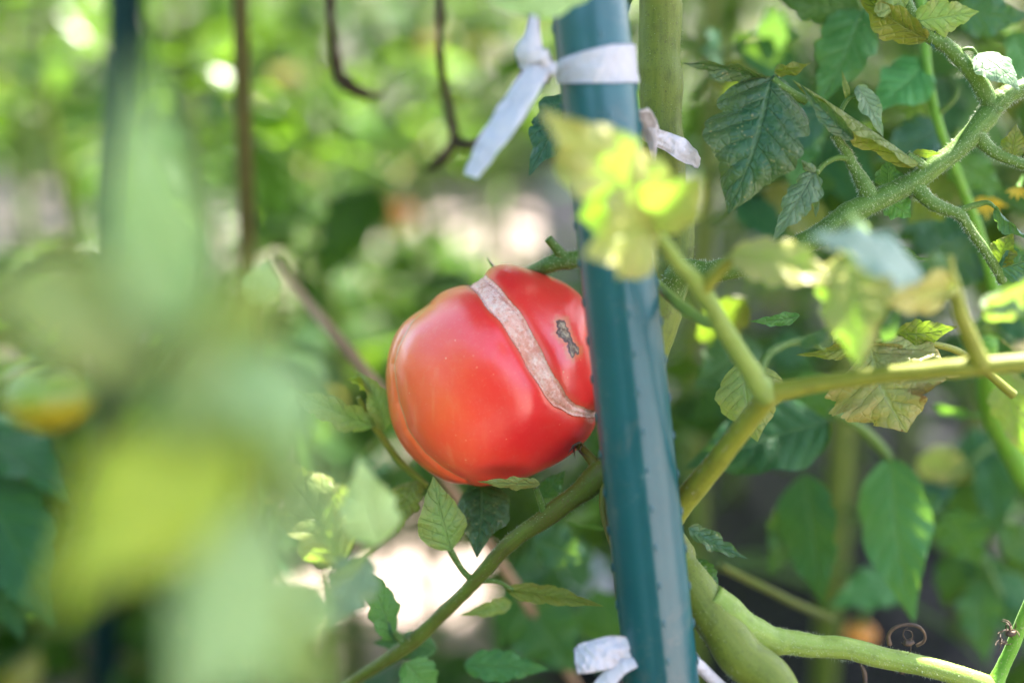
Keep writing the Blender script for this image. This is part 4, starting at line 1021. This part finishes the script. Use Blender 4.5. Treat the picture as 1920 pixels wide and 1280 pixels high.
def garden_plant(label, x, y, h, nb, seed, mix=(('green', .5), ('fresh', .35), ('teal', .1), ('yellow', .05)), z0=0.0, spread=.30, lo=.12, leafL=(.035, .075), stem_m='thick', lean=(0, 0), group='tomato plants behind the cracked tomato', name='tomato_plant', top=130, topr=.42):
    rnd = random.Random(seed)
    root = empty(name, (x, y, z0), label, 'plant', group)
    pts = []
    n = 7
    for i in range(n):
        f = i / (n - 1)
        pts.append((x + lean[0] * f + rnd.uniform(-.02, .02) * f, y + lean[1] * f + rnd.uniform(-.02, .02) * f, z0 - .02 + h * f, .0085 * (1 - .6 * f)))
    tube('stem', pts, SM[stem_m], root, seg=10, n=6, px=False)
    az = rnd.uniform(0, 6.28)
    names = [m for m, _ in mix]; ws = [w_ for _, w_ in mix]
    for b in range(nb):
        f = lo + (1 - lo) * (b + rnd.random() * .6) / nb; f = min(f, .99)
        i = int(f * (n - 1)); g = f * (n - 1) - i
        o = Vector(pts[i][:3]).lerp(Vector(pts[min(i + 1, n - 1)][:3]), g)
        az += 2.4 + rnd.uniform(-.5, .5)
        l = spread * rnd.uniform(.6, 1.1) * (1 - .35 * f)
        dirv = Vector((math.cos(az), math.sin(az), rnd.uniform(.1, .6)))
        cur = []
        p_, dv = o.copy(), dirv.normalized()
        for j in range(7):
            cur.append((p_.x, p_.y, p_.z, .0032 * (1 - j / 8)))
            p_ = p_ + dv * l / 6; dv = (dv + Vector((rnd.uniform(-.1, .1), rnd.uniform(-.1, .1), -.22))).normalized()
        br = tube('branch', cur, SM['green'], root, seg=6, n=2, px=False)
        for j in range(2, 7):
            c = Vector(cur[j][:3]); t = (Vector(cur[j][:3]) - Vector(cur[j - 1][:3])).normalized()
            sides = (-1, 1) if j < 6 else (0,)
            for s_ in sides:
                sd = t.cross(Vector((0, 0, 1))).normalized()
                d = (t * (.45 if s_ else 1) + sd * s_ + Vector((rnd.uniform(-.25, .25), rnd.uniform(-.25, .25), rnd.uniform(-.6, .15))))
                nn = Vector((rnd.uniform(-.6, .6), rnd.uniform(-.6, .6), 1))
                L = rnd.uniform(*leafL) * (1.15 if s_ == 0 else 1)
                if not (sight_clear(c + d.normalized() * L * .5) and sun_clear(c + d.normalized() * L * .5, L)): continue
                o2 = bpy.data.objects.new('leaflet', protos[rnd.randrange(10)][rnd.choices(names, ws)[0]]); COL.objects.link(o2)
                o2.parent = br; o2.matrix_local = leaf_matrix(c, d, nn, L)
    # bushy top above the picture, added unseen to shade the rows below
    if top:
        tmpl_ = leaflet_data(1, .6, seed=8, rows=5, cols=2, lobes=2, depth=.12)
        V, F, U = [], [], []
        for i in range(top):
            u_ = Vector((rnd.gauss(0, 1), rnd.gauss(0, 1), rnd.gauss(0, 1))).normalized() * rnd.random() ** .4
            c = Vector((x + u_.x * topr, y + u_.y * topr, z0 + h + .22 + u_.z * .24))
            L = rnd.uniform(.05, .09)
            # stay above the picture's upper edge, and leave the sunny gaps open
            if c.z < CAM_H + .10 + .01 * c.y: continue
            lit = True
            for g, r_ in SPOTS_LIT:
                hh = (c - g).dot(SUN)
                if hh > 0 and (g + SUN * hh - c).length < r_ + L * .5: lit = False; break
            if not lit: continue
            d = Vector((rnd.uniform(-1, 1), rnd.uniform(-1, 1), rnd.uniform(-.6, .2)))
            M = leaf_matrix(c, d, Vector((rnd.uniform(-.5, .5), rnd.uniform(-.5, .5), 1)), L)
            k = len(V); V += [M @ Vector(v) for v in tmpl_[0]]; U += tmpl_[2]; F += [tuple(a + k for a in q_) for q_ in tmpl_[1]]
        if V: mesh_obj('shade_foliage', V, F, BG['green'], root, uv=U)['kind'] = 'stuff'
    return root

# places on the near plants that the sun reaches through holes cut in the added leaves above
SUNLIT = [(P(1095, 545, .388), .007), (P(1120, 565, .388), .009), (P(1147, 595, .388), .007), (P(1885, 150, .50), .018), (P(1850, 1272, .505), .013), (P(1738, 1243, .502), .007), (P(1905, 1215, .503), .009),
          (P(1415, 925, .64), .008), (P(590, 1005, .456), .010), (P(1560, 530, .415), .008), (P(1590, 480, .42), .006), (P(1330, 480, .60), .010), (P(1585, 340, .62), .010),
          (P(1900, 560, .43), .012), (P(1415, 50, .66), .016), (P(1650, 113, .66), .012), (P(1850, 720, .6), .014), (P(1760, 690, .443), .006), (P(1650, 700, .443), .006), (P(1910, 790, .57), .012)]
def gd(py): return CAM_H / (math.sin(PITCH) + (py - 640) * K * math.cos(PITCH))   # ground distance under a picture row
# bare sunny spots of soil seen between the plants: (ground point, radius)
SPOTS = [(P(a, b, gd(b)), c) for a, b, c in ((770, 1090, .085), (600, 1110, .04), (690, 1130, .03), (825, 385, .12), (965, 385, .20), (1020, 425, .14), (40, 390, .14), (50, 310, .15), (690, 330, .06), (400, 430, .07), (390, 480, .06))]
# gaps where the dark mulch shows between the leaves
GAPS = [(P(a, b, d), c) for a, b, d, c in ((1590, 900, 1.6, .10), (1440, 1060, 1.45, .07), (1610, 1010, 1.5, .07), (1400, 900, 1.6, .05), (1740, 1190, 1.3, .07), (1480, 1230, 1.3, .05), (1330, 380, 1.5, .05), (1340, 560, 1.5, .05))]
def sight_clear(p, slack=.02):
    for g, r_ in SPOTS + GAPS:
        ray = g - CAM; t = (p - CAM).dot(ray) / ray.length_squared
        if 0 < t < 1.1 and (CAM + ray * t - p).length < r_ * max(t, .3) * .75 + slack: return False
    return True
def sun_clear(p, L):
    for g, r_ in SPOTS:
        h = (p - g).dot(SUN)
        if h > 0 and (g + SUN * h - p).length < r_ * .9 + L * .5: return False
    return True
HOLES = [(P(a, b, d), c) for a, b, d, c in ((70, 60, 2.2, .1), (880, 60, 2.2, .12), (870, 150, 2.2, .10), (600, 100, 2.4, .08), (730, 140, 2.4, .10), (300, 10, 2.4, .1), (140, 90, 1.4, .05), (120, 310, 1.3, .05), (750, 250, 1.3, .05), (660, 90, 1.5, .05), (560, 420, 1.5, .05), (20, 30, 1.25, .07), (200, 60, 1.8, .09), (370, 60, 1.9, .09), (520, 60, 1.9, .09), (420, 220, 1.9, .08), (560, 180, 1.9, .08), (680, 30, 1.9, .09), (940, 130, 1.9, .10), (100, 200, 1.8, .1), (900, 250, 2.3, .1), (1330, 60, 1.9, .1), (1420, 60, 1.35, .05), (620, 560, 1.12, .04))]
SPOTS_LIT = SPOTS + HOLES + SUNLIT

def gx(px, y):          # ground-plan x for a picture column at distance y
    return (px - 960) * K * y
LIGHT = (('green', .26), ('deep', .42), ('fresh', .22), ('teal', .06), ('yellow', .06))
DARK = (('green', .17), ('deep', .68), ('fresh', .04), ('teal', .08), ('yellow', .03))  # mostly the leaf colour that has shade put in
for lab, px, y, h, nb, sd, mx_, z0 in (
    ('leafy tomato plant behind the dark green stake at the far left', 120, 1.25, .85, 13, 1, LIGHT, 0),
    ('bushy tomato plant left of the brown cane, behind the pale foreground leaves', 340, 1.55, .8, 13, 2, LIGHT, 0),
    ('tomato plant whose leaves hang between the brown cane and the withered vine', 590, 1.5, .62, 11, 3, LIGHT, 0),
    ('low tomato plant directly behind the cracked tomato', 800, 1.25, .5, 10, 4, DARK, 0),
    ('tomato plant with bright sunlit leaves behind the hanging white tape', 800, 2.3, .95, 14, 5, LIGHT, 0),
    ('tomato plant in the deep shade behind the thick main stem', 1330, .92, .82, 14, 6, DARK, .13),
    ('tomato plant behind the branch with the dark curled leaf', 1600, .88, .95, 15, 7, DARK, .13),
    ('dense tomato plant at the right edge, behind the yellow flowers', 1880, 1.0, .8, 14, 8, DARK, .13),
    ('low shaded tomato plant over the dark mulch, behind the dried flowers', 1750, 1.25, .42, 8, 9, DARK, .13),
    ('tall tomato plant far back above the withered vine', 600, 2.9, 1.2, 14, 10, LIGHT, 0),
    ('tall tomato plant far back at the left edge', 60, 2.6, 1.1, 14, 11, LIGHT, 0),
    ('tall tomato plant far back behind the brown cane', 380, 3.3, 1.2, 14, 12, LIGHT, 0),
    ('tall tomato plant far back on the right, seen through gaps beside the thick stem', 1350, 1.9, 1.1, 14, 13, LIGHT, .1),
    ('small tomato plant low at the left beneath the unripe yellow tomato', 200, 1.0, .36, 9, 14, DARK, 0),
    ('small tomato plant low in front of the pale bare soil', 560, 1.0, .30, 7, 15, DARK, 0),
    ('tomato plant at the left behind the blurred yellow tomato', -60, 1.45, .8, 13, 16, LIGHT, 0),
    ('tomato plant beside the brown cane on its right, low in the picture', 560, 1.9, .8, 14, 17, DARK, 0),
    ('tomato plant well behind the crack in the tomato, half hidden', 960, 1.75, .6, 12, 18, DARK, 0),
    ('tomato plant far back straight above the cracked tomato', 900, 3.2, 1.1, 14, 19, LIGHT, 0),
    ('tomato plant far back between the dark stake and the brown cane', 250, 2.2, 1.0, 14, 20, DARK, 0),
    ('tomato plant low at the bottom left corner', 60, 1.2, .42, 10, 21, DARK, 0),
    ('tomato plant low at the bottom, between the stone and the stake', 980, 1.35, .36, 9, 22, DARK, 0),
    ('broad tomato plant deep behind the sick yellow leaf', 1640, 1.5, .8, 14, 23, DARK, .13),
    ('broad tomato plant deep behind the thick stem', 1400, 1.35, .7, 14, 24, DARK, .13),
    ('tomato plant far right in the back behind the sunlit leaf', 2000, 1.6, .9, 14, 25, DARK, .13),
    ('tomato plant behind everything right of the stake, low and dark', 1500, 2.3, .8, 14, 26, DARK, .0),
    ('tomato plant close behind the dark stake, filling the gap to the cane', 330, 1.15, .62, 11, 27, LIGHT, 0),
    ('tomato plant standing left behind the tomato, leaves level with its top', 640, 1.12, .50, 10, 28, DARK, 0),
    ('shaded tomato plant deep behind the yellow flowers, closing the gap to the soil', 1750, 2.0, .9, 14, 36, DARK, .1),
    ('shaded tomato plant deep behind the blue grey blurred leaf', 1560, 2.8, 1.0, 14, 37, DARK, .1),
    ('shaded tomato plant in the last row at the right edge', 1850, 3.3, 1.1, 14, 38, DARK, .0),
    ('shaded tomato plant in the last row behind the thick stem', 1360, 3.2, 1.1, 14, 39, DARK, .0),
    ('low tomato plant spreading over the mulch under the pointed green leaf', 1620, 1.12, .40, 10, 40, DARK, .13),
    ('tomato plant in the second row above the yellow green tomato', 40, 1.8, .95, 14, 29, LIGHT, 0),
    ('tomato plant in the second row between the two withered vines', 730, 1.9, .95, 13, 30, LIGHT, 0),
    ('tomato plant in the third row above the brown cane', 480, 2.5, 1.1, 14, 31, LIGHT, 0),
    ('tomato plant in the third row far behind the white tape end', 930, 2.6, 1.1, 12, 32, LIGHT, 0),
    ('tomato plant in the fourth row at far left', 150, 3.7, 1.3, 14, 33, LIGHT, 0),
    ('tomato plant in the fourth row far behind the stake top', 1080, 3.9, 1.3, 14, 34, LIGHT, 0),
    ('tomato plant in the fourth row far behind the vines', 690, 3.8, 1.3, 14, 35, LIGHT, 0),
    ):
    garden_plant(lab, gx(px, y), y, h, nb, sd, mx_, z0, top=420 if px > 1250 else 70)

# weeds and seedlings covering most of the soil between the rows
rnd = random.Random(41)
gvv, gff, guu = [], [], []
tm2 = leaflet_data(1, .6, seed=15, rows=5, cols=2, lobes=2, depth=.15)
for i in range(9000):
    y = 1.15 + rnd.random() ** 1.3 * 4.2; x = rnd.uniform(-1, 1) * (.5 * y + .3)
    if 0.1 < x < 1.5 and y < 3.3 and rnd.random() < .85: continue
    p_ = Vector((x, y, rnd.random() ** 2 * .22 + .02))
    if mnoise.noise(Vector((x * 2.2, y * 1.6, 7))) < -.12: continue
    L = rnd.uniform(.035, .085)
    if not (sight_clear(p_, .03) and sun_clear(p_, L)): continue
    M = leaf_matrix(p_, Vector((rnd.uniform(-1, 1), rnd.uniform(-1, 1), rnd.uniform(-.3, .7))), Vector((rnd.uniform(-.6, .6), rnd.uniform(-.6, .6), 1)), L)
    k = len(gvv); gvv += [M @ Vector(v) for v in tm2[0]]; guu += tm2[2]; gff += [tuple(a + k for a in q_) for q_ in tm2[1]]
weeds = mesh_obj('weeds', gvv, gff, [BG['green'], BG['fresh'], BG['teal']], uv=guu)
nf = len(tm2[1]); weeds.data.polygons.foreach_set('material_index', [(i // nf) % 3 for i in range(len(gff))])
tag(weeds, 'low green weeds covering the soil between the tomato rows', 'weeds', kind='stuff')

# unseen leaves added left of and behind the camera, to block the sky
V, F, U = [], [], []
for i in range(5200):
    if rnd.random() < .62: c = Vector((rnd.uniform(-1.25, -.50), rnd.uniform(-1.3, .75), rnd.uniform(.02, .85)))
    else: c = Vector((rnd.uniform(-.6, .22), rnd.uniform(-1.3, -.75), rnd.uniform(.02, .85)))
    M = leaf_matrix(c, Vector((rnd.uniform(-1, 1), rnd.uniform(-1, 1), rnd.uniform(-.8, .1))), Vector((rnd.uniform(-.7, .7), rnd.uniform(-.7, .7), 1)), rnd.uniform(.06, .10))
    k = len(V); V += [M @ Vector(v) for v in tm2[0]]; U += tm2[2]; F += [tuple(a + k for a in q_) for q_ in tm2[1]]
mesh_obj('shade_foliage', V, F, BG['green'], fg, uv=U)['kind'] = 'stuff'

# far hedge: countless leaves
rnd = random.Random(77)
hv, hf, hu = [], [], []
tmpl = leaflet_data(1, .6, seed=5, rows=5, cols=2, lobes=2, depth=.1)
for i in range(9500):
    x = rnd.uniform(-3.8, 3.8); y = 4.5 + rnd.random() ** 1.5 * 2.0 + .3 * math.sin(x * 2.3); z = rnd.random() ** 1.3 * 2.3 + .03 * (1 - .12 * math.sin(x * 3))
    M = leaf_matrix(Vector((x, y, z)), Vector((rnd.uniform(-1, 1), rnd.uniform(-1, .3), rnd.uniform(-1, .3))), Vector((rnd.uniform(-.8, .8), rnd.uniform(-.8, .8), 1)), rnd.uniform(.09, .2))
    k = len(hv); hv += [M @ Vector(v) for v in tmpl[0]]; hu += tmpl[2]; hf += [tuple(a + k for a in q_) for q_ in tmpl[1]]
hedge = mesh_obj('hedge', hv, hf, [BG['green'], BG['fresh']], uv=hu)
nf = len(tmpl[1]); hedge.data.polygons.foreach_set('material_index', [(i // nf) % 2 for i in range(len(hf))])
tag(hedge, 'far green hedge of leaves closing off the garden', 'hedge', kind='stuff')

# ------------------------------------------------------------------ background stakes, canes, vines, fruit
ST2 = stake_mat('far stake plastic', (0.003, 0.022, 0.022), (0.004, 0.030, 0.028), .4)
stake('dark green plastic stake far left behind the pale foreground leaves', (236, 0, .93), (196, 1280, 1.10), 60, False, ST2)
c0, c1 = P(450, 0, .70), P(463, 450, .74)
ax = (c1 - c0).normalized(); lo_ = c1 + ax * ((-.03 - c1.z) / ax.z); hi_ = c0 - ax * .3
cane = tube('brown_cane', [(hi_.x, hi_.y, hi_.z, .0038), (c0.x, c0.y, c0.z, .0042), (c1.x, c1.y, c1.z, .0044), (lo_.x, lo_.y, lo_.z, .0048)], SM['cane'], None, px=False, seg=12)
tag(cane, 'upright olive brown cane standing behind the foreground leaves', 'cane')
stick = tube('tan_stick', [(520, 490, 0.697, 18), (570, 560, 0.680, 20), (630, 630, 0.663, 22), (700, 715, 0.654, 22), (800, 850, 0.646, 20), (1000, 1150, 0.680, 18), (1100, 1320, 0.731, 18)], simple('dry stick', (0.22, 0.125, 0.06), (0.34, 0.21, 0.11), 60, .7), None)
tag(stick, 'tan dry stick slanting down behind the cracked tomato', 'stick')
v1 = empty('withered_vine', P(640, 160, 0.672), 'dark withered vine with a bent end hanging left of the other', 'vine', 'withered vines')
tube('stem', [(600, -200, 0.640, 18), (618, 0, 0.659, 18), (626, 80, 0.666, 18), (636, 140, 0.672, 24), (660, 165, 0.672, 26), (700, 180, 0.678, 14), (720, 175, 0.685, 6)], SM['dead'], v1, rough=.4)
v2 = empty('withered_vine', P(840, 270, 0.672), 'dark withered vine forking behind the white hanging tape', 'vine', 'withered vines')
tube('stem', [(830, -220, 0.640, 16), (826, 0, 0.653, 16), (824, 90, 0.659, 15), (838, 180, 0.672, 16), (850, 262, 0.678, 20), (830, 295, 0.678, 22), (800, 320, 0.685, 10)], SM['dead'], v2, rough=.4)
tube('twig', [(850, 262, 0.678, 20), (880, 272, 0.672, 20), (930, 250, 0.659, 18), (990, 120, 0.640, 14), (1010, -100, 0.627, 10)], SM['dead'], v2, rough=.4)

def far_tomato(label, cx, cy, d, rpx, mat, seed, calyx=True, sq=.85, name='tomato'):
    r = rpx * K * d; c = P(cx, cy, d)
    root = empty(name, c, label, 'tomato', None)
    bm = bmesh.new(); bmesh.ops.create_uvsphere(bm, u_segments=40, v_segments=24, radius=1)
    for v in bm.verts:
        q_ = v.co; a = math.atan2(q_.y, q_.x)
        k = 1 + .03 * math.cos(5 * a + seed) * (1 - q_.z ** 2)
        dip = .18 * math.exp(-((1 - q_.z) / .12)) if q_.z > 0 else 0
        v.co = c + Vector((q_.x * r * k, q_.y * r * k, (q_.z * sq - dip) * r))
    me = bpy.data.meshes.new('skin'); bm.to_mesh(me); bm.free(); me.materials.append(mat)
    me.polygons.foreach_set('use_smooth', [True] * len(me.polygons))
    o = bpy.data.objects.new('skin', me); COL.objects.link(o); parent_keep(o, root)
    top = c + Vector((0, 0, r * (sq - .15)))
    tube('pedicel', [(top.x, top.y, top.z, .0022), (top.x + .004, top.y, top.z + .02, .002), (top.x + .02, top.y + .01, top.z + .05, .002)], SM['green'], root, px=False, seg=8)
    for k in range(5):
        a = k * 1.257 + seed; dv = Vector((math.cos(a), math.sin(a), -.1))
        V, F, U = leaflet_data(r * .8, r * .22, seed=k, rows=8, cols=2, depth=0)
        M = leaf_matrix(top, dv, Vector((0, 0, 1)), 1.0)
        mesh_obj('sepal', [M @ Vector(v) for v in V], F, SEP, root, uv=U)
    return root
N = NB('unripe tomato skin'); oc = N.obj(); sp = N.node('ShaderNodeSeparateXYZ')
N.l.new(N.node('ShaderNodeTexCoord').outputs['Generated'], sp.inputs[0])
UNR = N.out(N.bsdf(Base_Color=N.mix(N.step(N.math('ADD', sp.outputs[2], N.math('MULTIPLY', N.noise(40, 2, .5, oc), .3)), .45, .95), (0.58, 0.42, 0.02), (0.26, 0.38, 0.06)), Roughness=.3))
ORG = simple('orange tomato skin', (0.60, 0.19, 0.02), (0.66, 0.26, 0.03), 30, .3)
far_tomato('unripe yellow green tomato hanging at the far left', 92, 738, .95, 82, UNR, 1)
far_tomato('small blurred orange tomato hanging among the leaves behind', 745, 402, 1.5, 34, ORG, 2)
far_tomato('small orange tomato lying low at the lower right behind the dried flower', 1612, 1190, .85, 30, ORG, 3)
N = None
PEB = simple('pebble', (0.46, 0.30, 0.22), (0.56, 0.40, 0.32), 60, .8)
def pebble(label, cx, cy, d, rpx, seed):
    bm = bmesh.new(); bmesh.ops.create_icosphere(bm, subdivisions=4, radius=1)
    r = rpx * K * d; c = P(cx, cy, d)
    for v in bm.verts:
        q_ = v.co; k = 1 + .25 * mnoise.noise(q_ * 1.3 + Vector((seed, 0, 0)))
        v.co = Vector((q_.x * r * k, q_.y * r * k, q_.z * r * .7 * k))
    me = bpy.data.meshes.new('pebble'); bm.to_mesh(me); bm.free(); me.materials.append(PEB)
    me.polygons.foreach_set('use_smooth', [True] * len(me.polygons))
    o = bpy.data.objects.new('pebble', me); COL.objects.link(o); o.location = (c.x, c.y, max(c.z, r * .5))
    return tag(o, label, 'stone')
pebble('peach coloured stone on the bare soil at the bottom edge', 565, 1255, gd(1262), 32, 1)
shv = tie3 = empty('plastic_scrap', P(1090, 1075, .9), 'pale bluish scrap of plastic lying on the dark mulch behind the stake', 'plastic scrap')
ribbon('sheet', [(1020, 1050, .95, 60, 20), (1065, 1065, .92, 80, 10), (1110, 1085, .90, 76, -10), (1150, 1100, .90, 50, -20)], shv, seed=30, crinkle=.25)

# ------------------------------------------------------------------ unseen leaf layers added overhead to block the sun, holes cut for spots
holes = SUNLIT
rnd = random.Random(5)
cv, cf, cu = [], [], []
tm = leaflet_data(1, .62, seed=6, rows=6, cols=2, lobes=3, depth=.15)
for z, sp_ in ((CAM_H + .30, .017), (CAM_H + .42, .019), (CAM_H + .52, .026)):
    y = .30
    while y < 1.12:
        x = -.16 - .10 * y
        while x < .22 + .30 * y:
            px_ = x + rnd.uniform(-.5, .5) * sp_; py_ = y + rnd.uniform(-.5, .5) * sp_; pz = z + rnd.uniform(-.04, .04)
            c = Vector((px_, py_, pz)); ok = True
            L = rnd.uniform(.044, .064)
            a = rnd.uniform(0, 6.28); d = Vector((math.cos(a), math.sin(a), rnd.uniform(-.4, .2)))
            M = leaf_matrix(c - d.normalized() * L * .45, d, Vector((rnd.uniform(-.4, .4), rnd.uniform(-.4, .4), 1)) + SUN * .5, L)
            lv = [M @ Vector(v) for v in tm[0]]
            for T, r in holes:
                q_ = c - T; q_ = q_ - SUN * q_.dot(SUN)
                if q_.length > r + L * .6: continue
                for v in lv:
                    q_ = v - T
                    if (q_ - SUN * q_.dot(SUN)).length < r: ok = False; break
                if not ok: break
            if ok:
                k = len(cv); cv += lv; cu += tm[2]; cf += [tuple(i + k for i in q_) for q_ in tm[1]]
            x += sp_
        y += sp_
can = mesh_obj('shade_foliage', cv, cf, BG['green'], plant, uv=cu); can['kind'] = 'stuff'
